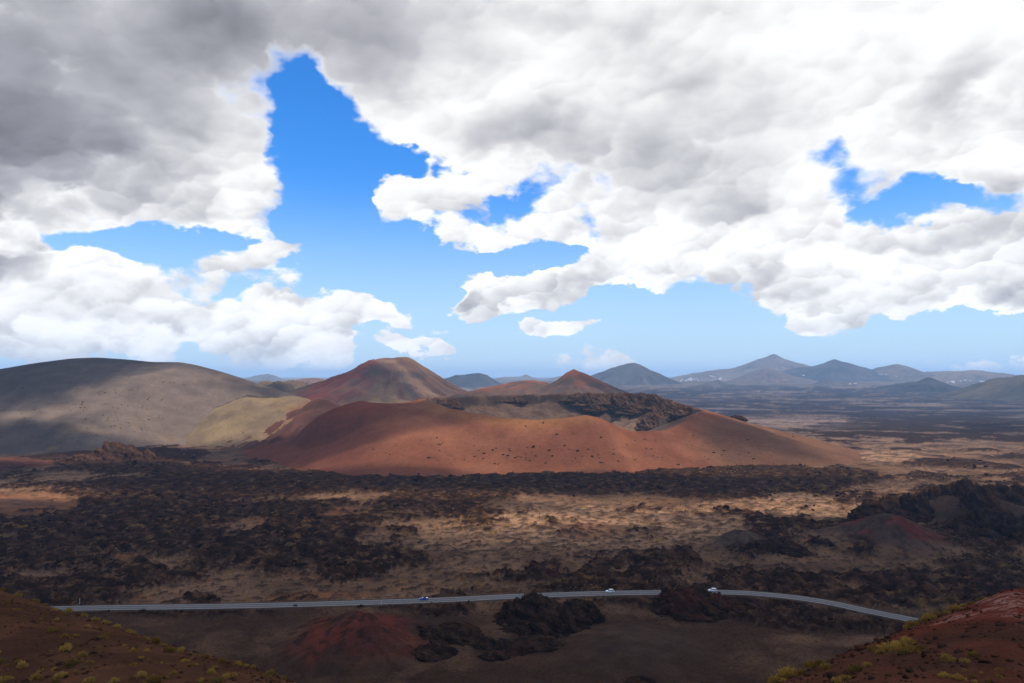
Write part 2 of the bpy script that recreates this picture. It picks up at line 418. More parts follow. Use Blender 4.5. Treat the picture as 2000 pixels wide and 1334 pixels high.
def ground(x, y, sp):
    x = np.asarray(x, float); y = np.asarray(y, float)
    wx = x + 14 * fbm(x, y, 60, 3, 0.5, 11, sp); wy = y + 14 * fbm(x, y, 60, 3, 0.5, 21, sp)
    cover = 0.42 + soft_ellipses(x, y, LAVA_BLOBS, 0.22, 60)
    n = 0.72 * fbm(wx, wy * 0.8, 85, 6, 0.76, 31, sp) + 0.30 * two_scale(wx, wy, 160, 3, 0.5, 35, 0.5)
    L = ss(n + (cover - 0.48) * 1.5, -0.18, 0.26)
    rd = road_dist(x, y)
    L = L * ss(rd, 3.2, 5.2)
    near = ss(-y, -3000, -1800)
    z = base_z(x, y) + near * (2.4 * fbm(x, y, 210, 2, 0.5, 3) + 0.55 * fbm(x, y, 34, 3, 0.5, 5, sp)) + (1 - near) * 2.0 * fbm(x, y, 800, 2, 0.5, 4)
    rid = fbm(wx, wy, 22, 4, 0.6, 41, sp, True)
    clink = fbm(x, y, 5.5, 3, 0.62, 45, sp)
    z = z + L * (1.0 + 1.3 * np.clip(rid, -1, 2) + 1.6 * clink)
    z = z + (1 - L) * 0.10 * fbm(x, y, 7, 2, 0.6, 47, sp)
    w = ss(-rd, -15, -4.6)
    z = z * (1 - w) + (ROAD_Z - 0.12) * w
    # colour of the ground, some sunlight and far haze painted into it
    tan = np.clip(soft_ellipses(x, y, TAN_BLOBS, 0.25, 70), 0, 1)
    rust = np.clip(soft_ellipses(x, y, RUST_BLOBS, 0.30, 80), 0, 1)
    m1 = fbm(wx, wy, 45, 5, 0.6, 91, sp); m2 = fbm(wx, wy, 18, 4, 0.62, 95, sp); m3 = fbm(x, y, 9, 4, 0.65, 99, sp)
    soil = lerp(np.array([0.078, 0.050, 0.035]), np.array([0.140, 0.091, 0.061]), ss(m1, -0.6, 0.6))
    soil = lerp(soil, np.array([0.34, 0.222, 0.150]), np.clip(tan * (0.50 + 0.75 * m2 + 0.30 * m3), 0, 1))
    soil = lerp(soil, np.array([0.19, 0.085, 0.045]), np.clip(rust * (0.6 + 0.6 * m2), 0, 0.9))
    soil = lerp(soil, np.array([0.17, 0.085, 0.045]), 0.55 * ss(m2 + 0.4 * m1, 0.35, 0.9))
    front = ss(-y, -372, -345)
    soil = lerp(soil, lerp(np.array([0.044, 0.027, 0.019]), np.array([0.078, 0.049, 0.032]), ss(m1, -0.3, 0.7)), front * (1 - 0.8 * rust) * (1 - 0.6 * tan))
    speck = fbm(x, y, 6.5, 3, 0.75, 131, sp)
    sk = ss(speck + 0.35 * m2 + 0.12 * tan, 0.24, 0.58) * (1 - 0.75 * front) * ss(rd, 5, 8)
    soil = lerp(soil, np.array([0.030, 0.022, 0.018]), 0.8 * sk)
    z = z + 0.9 * sk * (1 - L)
    lava = lerp(np.array([0.017, 0.0100, 0.0070]), np.array([0.060, 0.035, 0.023]), ss(m3 + 0.5 * clink, -0.5, 0.9))
    lava = lerp(lava, np.array([0.16, 0.105, 0.07]), (0.25 + 0.75 * tan) * ss(m3 + 0.6 * m2, 0.35, 0.95) * 0.75)
    och = ss(m3 * 0.7 + 0.5 * two_scale(x, y, 28, 3, 0.6, 103), 0.50, 0.95) * (1 - front)
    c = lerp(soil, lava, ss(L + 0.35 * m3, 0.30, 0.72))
    c = lerp(c, np.array([0.21, 0.135, 0.035]), och * (0.30 + 0.4 * tan))
    dirt = ss(-rd, -7.5, -4.2)
    c = lerp(c, np.array([0.055, 0.042, 0.036]), dirt)
    # far off: broad streaks of old lava and cinder, tinted blue in place of haze
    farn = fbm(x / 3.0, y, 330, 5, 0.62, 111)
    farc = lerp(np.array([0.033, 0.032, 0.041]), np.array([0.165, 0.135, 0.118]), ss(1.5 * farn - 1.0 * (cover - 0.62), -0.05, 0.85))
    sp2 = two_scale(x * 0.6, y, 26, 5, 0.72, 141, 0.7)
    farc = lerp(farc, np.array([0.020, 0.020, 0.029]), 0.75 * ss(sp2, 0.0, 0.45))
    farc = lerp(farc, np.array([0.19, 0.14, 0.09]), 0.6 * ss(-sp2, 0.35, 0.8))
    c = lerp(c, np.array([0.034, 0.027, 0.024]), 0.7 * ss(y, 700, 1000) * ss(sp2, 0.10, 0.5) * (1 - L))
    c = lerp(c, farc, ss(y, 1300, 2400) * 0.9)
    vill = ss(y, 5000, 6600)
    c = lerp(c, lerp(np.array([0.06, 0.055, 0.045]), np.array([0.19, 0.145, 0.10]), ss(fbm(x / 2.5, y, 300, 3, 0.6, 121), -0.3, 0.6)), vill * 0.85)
    c = c * (1 + (np.array([0.86, 1.0, 1.32]) - 1) * ss(y, 850, 1700)[..., None])      # cooler with distance, haze put into the colour
    return z, c, L


tin = np.linspace(-0.735, 0.735, 1020)
tt = np.concatenate([np.linspace(-1.4, -0.74, 40), tin, np.linspace(0.74, 1.4, 40)])
vv = np.concatenate([np.linspace(1640, 1350, 26), np.arange(1346, 741, -1.12)])
yy = 161728.0 / (vv - 735.0)
yy = np.concatenate([yy, np.geomspace(yy[-1] * 1.03, 45000, 24)])
TT, YY = np.meshgrid(tt, yy)
XX = TT * YY
SP = np.maximum(np.gradient(yy)[:, None] * np.ones_like(TT) * 0.6, 0.00132 * YY)
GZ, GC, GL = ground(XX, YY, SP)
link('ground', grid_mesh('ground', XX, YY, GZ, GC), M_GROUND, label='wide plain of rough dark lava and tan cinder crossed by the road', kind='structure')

# ------------------------------------------------------------------ hills
def hill_patch(name, label, x0, x1, y0, y1, nx, ny, fun, mat):
    """fun(x, y) -> z, colour; a patch of hillside whose foot sinks into the plain"""
    X, Y = np.meshgrid(np.linspace(x0, x1, nx), np.linspace(y0, y1, ny))
    Z, C = fun(X, Y)
    B = base_z(X, Y) - 6.0
    keep = Z > B
    Z = np.maximum(Z, B)
    V = np.stack([X, Y, Z], -1).reshape(-1, 3); Fq = grid_faces(ny, nx)
    ok = keep.ravel()[Fq].any(1); Fq = Fq[ok]
    used = np.unique(Fq); re = np.full(len(V), -1); re[used] = np.arange(len(used))
    me = raw_mesh(name, V[used], re[Fq], np.clip(C, 0.004, 0.9).reshape(-1, 3)[used], np.array([1.10, 0.95, 0.80]) if y1 < 3600 else np.array([0.86, 0.92, 1.05]))  # far hills get a cool tint, standing in for distance haze
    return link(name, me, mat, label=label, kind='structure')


def cone_profile(side, u0, v0, D, foot):
    x0, z0 = at(u0, v0, D)
    r, z = [0.0], [z0]
    for (u, v) in side:
        x, zz = at(u, v, D); r.append(abs(x - x0)); z.append(zz)
    s = 0.30
    b = float(base_z(0, D)) - 12
    if z[-1] > b: r.append(r[-1] + (z[-1] - b) / foot); z.append(b)
    r.append(r[-1] + 500); z.append(b - 150)
    return np.array(r), np.array(z)


def cone(u0, v0, D, left, right, foot=0.32, squash=1.0):
    x0, _ = at(u0, v0, D)
    rl, zl = cone_profile(left, u0, v0, D, foot); rr, zr = cone_profile(right, u0, v0, D, foot)
    def h(x, y):
        dx = x - x0; dy = (y - D) * squash
        r = np.hypot(dx, dy) + 1e-6; k = 0.5 + 0.5 * dx / r
        k = ss(k, 0.05, 0.95)
        return np.interp(r, rl, zl) * (1 - k) + np.interp(r, rr, zr) * k, r, np.arctan2(dy, dx)
    h.x0, h.D, h.R = x0, D, max(rl[-2], rr[-2])
    return h


def cone_hill(name, label, cones, c1, c2, c3=None, gully=1.0, n=150, mat=None, seed=0, paint=None, radial=1.0):
    hs = [cone(*c) for c in cones]
    D = hs[0].D
    def fun(x, y):
        z = np.full(x.shape, -1e3); th = np.zeros(x.shape); rr = np.zeros(x.shape)
        for h in hs:
            zz, r, t = h(x, y); m_ = zz > z
            z = np.where(m_, zz, z); th = np.where(m_, t, th); rr = np.where(m_, r, rr)
        H = hs[0].R
        gl = fbm(th * 9 + seed, rr / H * 2.5, 1.0, 3, 0.6, 200 + seed)
        z = z + gully * H * 0.013 * gl * ss(rr / H, 0.02, 0.35) + 0.006 * H * gully * fbm(x, y, H * 0.12, 3, 0.5, 205 + seed)
        a = fbm(x, y, H * 0.6, 4, 0.55, 210 + seed); b = radial * fbm(th * 5, rr / H * 2, 1.0, 4, 0.55, 215 + seed) + (1 - radial) * fbm(x, y, H * 0.3, 4, 0.6, 217 + seed)
        C = lerp(np.array(c1), np.array(c2), ss(a + 0.7 * b, -0.45, 0.65))
        if c3 is not None: C = lerp(C, np.array(c3), 0.85 * ss(b - 0.5 * a, 0.15, 0.75))
        if paint: C = paint(x, y, z, C)
        return z, C
    x0 = min(h.x0 - h.R for h in hs); x1 = max(h.x0 + h.R for h in hs)
    y0 = min(h.D - h.R for h in hs); y1 = max(h.D + h.R for h in hs)
    return hill_patch(name, label, x0, x1, y0, y1, n, n, fun, mat or M_FAR)


# --- far cones, six to nine kilometres off
FAR_A, FAR_B, FAR_C = (0.055, 0.050, 0.050), (0.10, 0.082, 0.07), (0.20, 0.135, 0.09)
cone_hill('volcanic_cone', 'broad pale blue-grey peak, highest of the far hills at the right', [
    (1512, 691, 8800, [(1490, 699), (1465, 708), (1430, 721), (1380, 727), (1320, 738)], [(1530, 701), (1568, 714), (1600, 725), (1660, 738)], 0.25)],
    (0.16, 0.12, 0.10), (0.22, 0.16, 0.12), (0.08, 0.07, 0.07), n=140, seed=1)
cone_hill('volcanic_cone', 'dark bluish pointed hill beside the highest far peak', [
    (1629, 701, 8000, [(1612, 709), (1590, 716), (1560, 719), (1520, 730), (1480, 740)], [(1645, 706), (1670, 715), (1695, 724), (1730, 735)], 0.25)],
    (0.045, 0.042, 0.045), (0.075, 0.065, 0.06), n=120, seed=2)
cone_hill('volcanic_cone', 'brownish rounded far hill above the white village', [
    (1755, 711, 7900, [(1735, 714), (1715, 720), (1695, 726), (1660, 736)], [(1768, 715), (1785, 722), (1798, 728), (1840, 736)], 0.25)],
    (0.12, 0.09, 0.07), (0.17, 0.115, 0.08), (0.07, 0.06, 0.055), n=120, seed=3)
cone_hill('low_hill', 'long low rust-brown hill on the far right horizon', [
    (1898, 722.5, 7900, [(1860, 726), (1810, 728.5), (1760, 735), (1700, 742)], [(1925, 726), (1975, 735), (2010, 740)], 0.2)],
    (0.16, 0.105, 0.075), (0.20, 0.13, 0.09), (0.09, 0.075, 0.06), n=120, seed=4)
cone_hill('volcanic_cone', 'reddish low dome in front of the highest far peak', [
    (1497, 719, 6900, [(1480, 723), (1455, 733), (1430, 742), (1400, 750)], [(1515, 724), (1545, 735), (1590, 745)], 0.22)],
    (0.11, 0.085, 0.075), (0.15, 0.10, 0.08), (0.19, 0.10, 0.07), n=110, seed=5)
cone_hill('volcanic_cone', 'low blue-grey double mound on the far lava plain', [
    (1402, 741, 5200, [(1390, 746), (1365, 752), (1340, 757), (1318, 764)], [(1415, 748), (1428, 752), (1440, 756)], 0.25),
    (1434, 750, 5000, [(1420, 753), (1400, 760)], [(1450, 754), (1475, 761), (1500, 765)], 0.25)],
    (0.085, 0.070, 0.065), (0.12, 0.095, 0.08), (0.045, 0.04, 0.04), n=130, seed=6)
cone_hill('volcanic_cone', 'small grey mound between the far villages', [
    (1613, 741, 5800, [(1605, 743), (1590, 750), (1570, 755)], [(1625, 744), (1645, 751), (1660, 755)], 0.25)],
    (0.09, 0.075, 0.07), (0.12, 0.095, 0.08), n=90, seed=7)
cone_hill('volcanic_cone', 'small dark pointed cone on the far right plain', [
    (1814, 736, 4700, [(1805, 740), (1793, 746), (1760, 750), (1715, 760)], [(1825, 741), (1840, 748), (1855, 754)], 0.25)],
    (0.030, 0.029, 0.032), (0.06, 0.05, 0.048), n=100, seed=8)
cone_hill('low_hill', 'scrubby green-brown hillside at the right edge of the plain', [
    (2060, 722, 3600, [(2000, 735), (1960, 743), (1930, 752), (1900, 764), (1870, 775)], [(2150, 735), (2250, 760)], 0.25)],
    (0.075, 0.060, 0.045), (0.12, 0.092, 0.062), (0.055, 0.050, 0.038), n=130, seed=9)
cone_hill('volcanic_cone', 'dark blue pointed cone standing alone beyond the crater', [
    (1237, 708, 6300, [(1222, 711), (1200, 718), (1165, 731), (1130, 745)], [(1250, 712), (1275, 726), (1310, 741), (1335, 752)], 0.25)],
    (0.050, 0.047, 0.048), (0.085, 0.075, 0.068), (0.11, 0.09, 0.07), n=120, seed=10)
cone_hill('volcanic_cone', 'dark blue twin-humped hill between the two middle volcanoes', [
    (935, 728, 5600, [(920, 730), (900, 734), (888, 734), (870, 740), (850, 748)], [(950, 732), (965, 742), (985, 752)], 0.25)],
    (0.035, 0.035, 0.038), (0.06, 0.055, 0.052), n=100, seed=11)
cone_hill('low_hill', 'pale hazy ridge between the blue hill and the red peak', [
    (1027, 731, 8600, [(1015, 736), (1000, 736.5), (985, 737), (970, 739), (955, 745)], [(1040, 737), (1060, 743), (1080, 747)], 0.2)],
    (0.14, 0.115, 0.10), (0.17, 0.135, 0.11), n=90, seed=12)
cone_hill('low_hill', 'faint pale ridge just behind the red peak', [
    (1100, 733, 8800, [(1080, 738), (1060, 742), (1040, 746)], [(1130, 735), (1160, 740)], 0.2)],
    (0.14, 0.115, 0.10), (0.17, 0.135, 0.11), n=70, seed=13)
cone_hill('volcanic_cone', 'pale lilac far cone between the grey hill and the volcano', [
    (524, 730, 8600, [(510, 732), (490, 737), (465, 742), (440, 750)], [(540, 735), (556, 743), (580, 752)], 0.25)],
    (0.13, 0.11, 0.10), (0.16, 0.13, 0.12), n=90, seed=14)
cone_hill('low_hill', 'orange-brown low rise left of the flat-topped volcano', [
    (605, 738, 4200, [(590, 740), (570, 744), (540, 752)], [(625, 739), (640, 744), (680, 755)], 0.2)],
    (0.17, 0.085, 0.05), (0.20, 0.105, 0.06), n=90, seed=15)
cone_hill('low_hill', 'dark craggy brown ridge left of the flat-topped volcano', [
    (520, 745, 2500, [(510, 746), (500, 750), (480, 762)], [(545, 749), (570, 747), (590, 752), (640, 775)], 0.3)],
    (0.075, 0.055, 0.042), (0.12, 0.09, 0.055), (0.04, 0.034, 0.03), gully=2.5, n=130, seed=16)


# --- flat-topped volcano with the red streak
def paint_volcano(x, y, z, C):
    d = 2300.0
    u = 1000 + F * x / y
    n = fbm(x, y, 120, 4, 0.6, 301)
    hz = z / 165.0
    red = ss(0.42 * n + 1 - np.abs(x - (-0.186 * d + (165 - z) * -1.1)) / (60 + (165 - z) * 0.9), 0.2, 0.9)
    C = lerp(C, np.array([0.20, 0.052, 0.032]), red * 0.85)
    streak = ss(1 - np.abs(x - (-0.157 * d + (140 - z) * 1.5) + 30 * n) / 34, 0.1, 0.9) * ss(z, 10, 60)
    C = lerp(C, np.array([0.26, 0.17, 0.11]), streak * 0.6)
    dark = ss(0.5 * n + 1 - np.hypot((x + 0.125 * d + (120 - z) * -0.9) / 60, (z - 112) / 26), 0.2, 0.9)  # shadow patch on the right flank, painted into the colour
    C = lerp(C, np.array([0.045, 0.042, 0.045]), dark * 0.8)
    return C
cone_hill('volcano', 'flat-topped volcano with a red streak, behind the crater', [
    (772, 699, 2300, [(745, 701), (722, 704), (708, 712), (690, 724), (660, 737), (620, 751), (570, 768), (520, 785)],
     [(797, 698), (810, 705), (835, 722), (865, 743), (893, 759), (930, 774), (980, 790)], 0.25),
    (705, 765, 2060, [(690, 768), (660, 778)], [(730, 770), (770, 777), (820, 786)], 0.25)],
    (0.100, 0.058, 0.044), (0.150, 0.100, 0.062), (0.08, 0.062, 0.055), gully=1.2, n=230, seed=17, mat=M_FAR, paint=paint_volcano)

# --- red-brown peak behind the crater
def paint_peak(x, y, z, C):
    n = fbm(x, y, 90, 4, 0.6, 311)
    C = lerp(C, np.array([0.19, 0.062, 0.036]), ss(z + 24 * n, 88, 118) * 0.8)
    C = lerp(C, np.array([0.17, 0.07, 0.042]), ss(-x + 60 * n, -60, 90) * ss(z, 62, 84) * 0.8)
    return C
cone_hill('volcanic_cone', 'pointed red-brown peak directly behind the crater rim', [
    (1121, 720.5, 1950, [(1105, 730), (1088, 743), (1070, 751), (1040, 760), (990, 772), (900, 790)], [(1140, 728), (1175, 746), (1222, 767), (1260, 782)], 0.3),
    (1045, 742, 1990, [(1025, 744), (990, 750), (940, 762), (900, 771), (860, 782)], [(1065, 746), (1085, 752), (1120, 765)], 0.3)],
    (0.065, 0.048, 0.042), (0.105, 0.068, 0.048), (0.05, 0.045, 0.045), n=200, seed=18, paint=paint_peak)

# --- great grey hill at the left
LH_D = 1560.0
_lh = [(-700, 800), (-500, 775), (-300, 752), (-120, 734), (0, 721), (70, 709), (140, 700), (190, 698), (250, 702), (300, 707), (350, 707), (380, 712), (430, 725), (480, 741), (540, 761), (590, 776), (640, 792), (700, 812)]
_lx = np.array([at(u, v, LH_D)[0] for u, v in _lh]); _lz = np.array([at(u, v, LH_D)[1] for u, v in _lh])


def left_hill(x, y):
    bend = 0.0004 * (x + 760) ** 2 * 0.25
    d = y - LH_D - np.clip(bend, 0, 120) * 0
    H = np.interp(x, _lx, _lz)
    H = (H + np.interp(x - 8, _lx, _lz) + np.interp(x + 8, _lx, _lz)) / 3
    W = 180 + 2.2 * H
    t = np.clip(np.abs(d) / W, 0, 1.3)
    g_ = np.where(t < 1, (1 - t ** 1.55) * (1 - 0.28 * t), -(t - 1) * 1.2)
    n = fbm(x, y, 200, 3, 0.5, 321)
    hollow = -8 * np.exp(-((x + 640 - (1560 - y) * 0.2) / 70) ** 2) * ss(t, 0.1, 0.5)
    z = H * g_ + 5.0 * n * ss(t, 0.05, 0.5) + hollow
    gl = fbm(x * 1.0 + 0.25 * y, y * 0.10, 26, 3, 0.5, 325)
    z = z + 0.9 * gl * ss(t, 0.05, 0.3)
    return z


def left_hill_fun(x, y):
    z = left_hill(x, y)
    n = fbm(x, y, 240, 4, 0.55, 331); m_ = fbm(x * 1.0 + 0.25 * y, y * 0.14, 40, 4, 0.55, 335)
    C = lerp(np.array([0.066, 0.057, 0.057]), np.array([0.124, 0.102, 0.090]), ss(n + 0.35 * m_ + ss(x, -900, -560) * 0.7, -0.25, 0.85))
    C = lerp(C, np.array([0.050, 0.043, 0.043]), 0.5 * ss(-x + 110 * n, 800, 930) * ss(z, 40, 110))  # cloud shade over the upper left, darkened in the colour
    C = lerp(C, np.array([0.17, 0.13, 0.085]), 0.5 * ss(fbm(x, y, 60, 4, 0.6, 339), 0.15, 0.8) * ss(-z, -70, 0))
    return z, C
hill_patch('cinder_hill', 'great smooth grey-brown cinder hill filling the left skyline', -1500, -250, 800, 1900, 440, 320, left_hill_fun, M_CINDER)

# --- yellowish ridge in front of it
YR_D = 1360.0
_yr = [(120, 1000), (200, 900), (250, 856), (300, 838), (350, 818), (390, 803), (420, 794), (455, 781), (482, 771), (500, 773), (540, 776), (575, 775), (605, 780), (640, 800), (690, 830), (740, 860), (800, 920), (850, 1000)]
_yx = np.array([at(u, v, YR_D)[0] for u, v in _yr]); _yz = np.array([at(u, v, YR_D)[1] for u, v in _yr])


def yellow_ridge(x, y):
    H = np.interp(x, _yx, _yz)
    d = (y - YR_D) + 0.15 * (x + 450)
    W = 40 + 2.1 * np.maximum(H, 1)
    t = np.abs(d) / W
    g_ = np.where(t < 1, 1 - t ** 1.15, -(t - 1) * 1.0)
    z = np.where(H > 0, H * g_, H - np.abs(d) * 0.1) + 1.6 * fbm(x, y, 70, 3, 0.5, 341) + 0.7 * fbm(x + 0.5 * y, y * 0.12, 14, 2, 0.5, 345) * ss(t, 0.02, 0.25)
    return z, d, t


def yellow_ridge_fun(x, y):
    z, d, t = yellow_ridge(x, y)
    n = fbm(x, y, 80, 4, 0.6, 351)
    C = lerp(np.array([0.145, 0.112, 0.078]), np.array([0.188, 0.146, 0.090]), ss(n, -0.5, 0.5))
    C = lerp(C, np.array([0.15, 0.062, 0.040]), ss(x + 25 * n, -400, -350) * 0.85)
    crag = ss(1 - np.abs(d + 3) / 7, 0, 0.6) * ss(-x + 40 * n, 430, 455) * ss(x, -640, -580)
    C = lerp(C, np.array([0.035, 0.03, 0.027]), crag * 0.85)
    C = lerp(C, np.array([0.10, 0.08, 0.06]), 0.7 * ss(-z, -14, 2))
    C = lerp(np.array([0.120, 0.098, 0.083]), C, ss(x + 50 * n, -680, -520))
    return z + crag * 1.6 * fbm(x, y, 8, 3, 0.6, 355), C
hill_patch('cinder_ridge', 'sunlit yellowish ridge with a dark crest before the grey hill', -800, -200, 1050, 1560, 340, 260, yellow_ridge_fun, M_CINDER)

cone_hill('cinder_mound', 'small dark red mound behind the red shoulder of the crater', [
    (628, 777, 1330, [(615, 779), (603, 785), (590, 795)], [(640, 781), (655, 789), (680, 802)], 0.35)],
    (0.065, 0.035, 0.028), (0.10, 0.045, 0.034), gully=2.5, n=80, seed=19, mat=M_CINDER)

# --- the orange crater
CX, CYD = at(1100, 800, 1150)[0], 1150.0
RA, RB = 216.0, 190.0
_front = [(832, 779), (850, 785), (880, 795), (915, 803), (950, 809), (1000, 815), (1048, 817.5), (1107, 814), (1146, 808), (1174, 814), (1209, 832), (1240, 840), (1300, 838), (1324, 828), (1352, 808), (1373, 800)]
_back = [(832, 777), (870, 776), (915, 774), (967, 771), (1030, 770), (1097, 769), (1160, 767.5), (1223, 766.5), (1275, 768.5), (1297, 778), (1342, 791), (1373, 799)]
def _rim_table():
    th, zz = [], []
    for pts, s in ((_front, -1), (_back, 1)):
        for (u, v) in pts:
            y = CYD
            for _ in range(30):
                x = ray(u, v)[0] * y
                k = np.clip((x - CX) / RA, -0.999, 0.999); y = CYD + s * RB * math.sqrt(1 - k * k)
            x, z = at(u, v, y)
            th.append(math.atan2((y - CYD) / RB, (x - CX) / RA)); zz.append(z)
    o = np.argsort(th); th = np.array(th)[o]; zz = np.array(zz)[o]
    return np.concatenate([th - 2 * np.pi, th, th + 2 * np.pi]), np.tile(zz, 3)
RT, RZ = _rim_table()


def crater(x, y):
    dx, dy = (x - CX) / RA, (y - CYD) / RB
    wob = 1 + 0.02 * fbm(np.arctan2(dy, dx) * 3, np.zeros_like(dx), 1.0, 3, 0.6, 361)
    r = np.hypot(dx, dy) / wob; th = np.arctan2(dy, dx)
    rim = np.interp(th, RT, RZ)
    rm = r * 0.5 * (RA + RB)
    R0 = 0.5 * (RA + RB)
    # outside: even scree slope with a flaring foot; gentler to the right
    front = ss(-np.sin(th), 0.0, 0.8); right = ss(np.cos(th), 0.1, 0.9); lefts = ss(-np.cos(th), 0.2, 0.9)
    slope = 0.40 + 0.10 * front - 0.09 * right - 0.06 * lefts
    o = np.maximum(rm - R0, 0)
    t = o * slope / np.maximum(rim, 10)
    zo = rim * (1 - t) + 0.10 * rim * np.clip(t, 0, 1.6) ** 2 - rim * 0.02 * t
    rnd = np.exp(-o / 10)
    zo = zo - 1.5 * rnd
    # inside: cliff, scree, floor
    i = np.maximum(R0 - rm, 0)
    back = ss(np.sin(th), -0.25, 0.25); cl = back * (0.35 + 0.65 * ss(np.cos(th), 0.05, 0.45))
    cn = fbm(th * 5, i * 0.03, 1.0, 4, 0.5, 365)
    cliff = (7 + 22 * cl * (0.75 + 0.55 * cn)) * ss(i, 0, 7 + 3 * cn)
    buttress = fbm(th * 9, i * 0.03, 1.0, 3, 0.5, 367) * 5 * cl * ss(i, 2, 10) * ss(-i, -70, -15)
    zi = rim - cliff * back - i * (0.44 - 0.03 * front) + buttress - 1.5 * np.exp(-i / 10) * (1 - back)
    # a rocky rib running down the right inner wall
    rib = np.exp(-((th - 0.42 + 0.0022 * i) / 0.045) ** 2) * ss(i, 0, 8) * ss(-i, -110, -60)
    zi = zi + rib * 13 * (0.8 + 0.5 * fbm(x, y, 18, 3, 0.6, 369))
    zi = zi + cl * ss(i, 2, 12) * ss(-i, -80, -40) * 1.8 * fbm(x, y, 9, 3, 0.65, 371)
    zi = np.maximum(zi, 8)
    z = np.where(rm > R0, zo, zi)
    z = z + back * 0.9 * ss(-np.abs(rm - R0), -16, -2) * fbm(th * 16, rm * 0.05, 1.0, 3, 0.55, 373)
    z = z + ss(o, 4, 60) * 1.1 * fbm(x, y, 90, 3, 0.5, 375)
    return z, rm - R0, th, i, cl, rib, back


SH_X, SH_Y = at(712, 783, 1085)[0], 1085.0
_shl = cone(704, 782, 1085, [(685, 787), (655, 797), (625, 812), (600, 832), (580, 855), (562, 885)], [(740, 788), (790, 790), (850, 800), (950, 830)], 0.3)


def crater_all(x, y):
    z, o, th, i, cl, rib, back = crater(x, y)
    zs, rs, ts = _shl(x, y)
    zs = zs + 0.8 * fbm(x, y, 60, 3, 0.5, 377)
    k = 9.0
    inside = ss(-o, -4, 4)
    hmix = np.clip(0.5 + 0.5 * (z - zs) / k, 0, 1)
    zm = zs * (1 - hmix) + z * hmix + k * hmix * (1 - hmix)
    zz = np.where(o > 0, zm, z)
    return zz, o, th, i, cl, rib, back, zs


def crater_fun(x, y):
    z, o, th, i, cl, rib, back, zs = crater_all(x, y)
    n = fbm(x, y, 130, 4, 0.55, 381); m_ = fbm(th * 7, o / 80, 1.0, 3, 0.5, 385); f = fbm(x, y, 20, 4, 0.6, 387)
    C = lerp(np.array([0.148, 0.060, 0.036]), np.array([0.182, 0.079, 0.046]), ss(n + 0.4 * m_, -0.5, 0.5))
    # ochre along the front rim, browner to the right, dark red to the left
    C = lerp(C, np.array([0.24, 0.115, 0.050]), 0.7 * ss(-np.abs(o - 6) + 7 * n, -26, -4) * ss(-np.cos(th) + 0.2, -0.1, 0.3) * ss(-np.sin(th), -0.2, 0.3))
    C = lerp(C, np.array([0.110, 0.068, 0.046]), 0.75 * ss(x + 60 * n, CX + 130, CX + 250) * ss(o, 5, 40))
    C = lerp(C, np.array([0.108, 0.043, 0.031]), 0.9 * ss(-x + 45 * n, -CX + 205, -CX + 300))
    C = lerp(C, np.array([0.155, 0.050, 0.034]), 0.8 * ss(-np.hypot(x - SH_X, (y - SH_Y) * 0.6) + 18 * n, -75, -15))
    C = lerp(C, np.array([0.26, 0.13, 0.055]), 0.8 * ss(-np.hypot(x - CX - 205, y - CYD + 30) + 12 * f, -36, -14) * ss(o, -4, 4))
    ins = ss(-o, -3, 3)
    scree = lerp(np.array([0.085, 0.055, 0.042]), np.array([0.125, 0.086, 0.064]), ss(f, -0.6, 0.6))
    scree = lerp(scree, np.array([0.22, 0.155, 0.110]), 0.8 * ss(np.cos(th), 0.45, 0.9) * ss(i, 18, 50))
    band = fbm(th * 6, i * 0.16 + 0.5 * fbm(th * 5, i * 0, 1.0, 3, 0.5, 391), 1.0, 4, 0.6, 389)
    rock = lerp(np.array([0.030, 0.022, 0.019]), np.array([0.105, 0.070, 0.052]), ss(band, -0.25, 0.8))
    rk = np.clip(back * ss(-i + 10 * band, -11, -4) * ss(band + 0.5 * n, -0.5, 0.1) + cl * ss(-i + 26 * band, -52, -30) + rib, 0, 1)
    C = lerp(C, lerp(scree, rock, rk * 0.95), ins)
    crest = back * ss(-np.abs(o) + 3 * f, -9, -4) * ss(f + 0.5 * n, -0.3, 0.3)
    C = lerp(C, np.array([0.04, 0.028, 0.023]), crest * 0.8)
    return z, C
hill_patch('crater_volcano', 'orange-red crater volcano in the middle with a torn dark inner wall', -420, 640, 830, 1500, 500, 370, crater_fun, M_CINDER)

# ------------------------------------------------------------------ near hillsides (the hill the viewer stands on)
SIL = [(-1100, 960, 150), (-300, 1065, 105), (0, 1150, 86), (105, 1186, 80), (210, 1214, 74), (297, 1246, 68), (385, 1274, 63), (490, 1299, 57), (560, 1325, 53), (620, 1345, 50), (800, 1420, 42), (1000, 1500, 38),
       (1300, 1420, 40), (1450, 1368, 44), (1527, 1335, 46), (1597, 1306, 49), (1650, 1281, 51), (1720, 1252, 53), (1790, 1224, 56), (1877, 1192, 58), (1930, 1169, 60), (1965, 1154, 61), (2000, 1149, 62), (2100, 1143, 66), (2300, 1125, 74), (2900, 1060, 100)]
_st = np.array([ray(u, v)[0] for u, v, d in SIL]); _ss = np.array([-ray(u, v)[1] for u, v, d in SIL]); _sd = np.array([d for u, v, d in SIL], float)
_o = np.argsort(_st); _st, _ss, _sd = _st[_o], _ss[_o], _sd[_o]


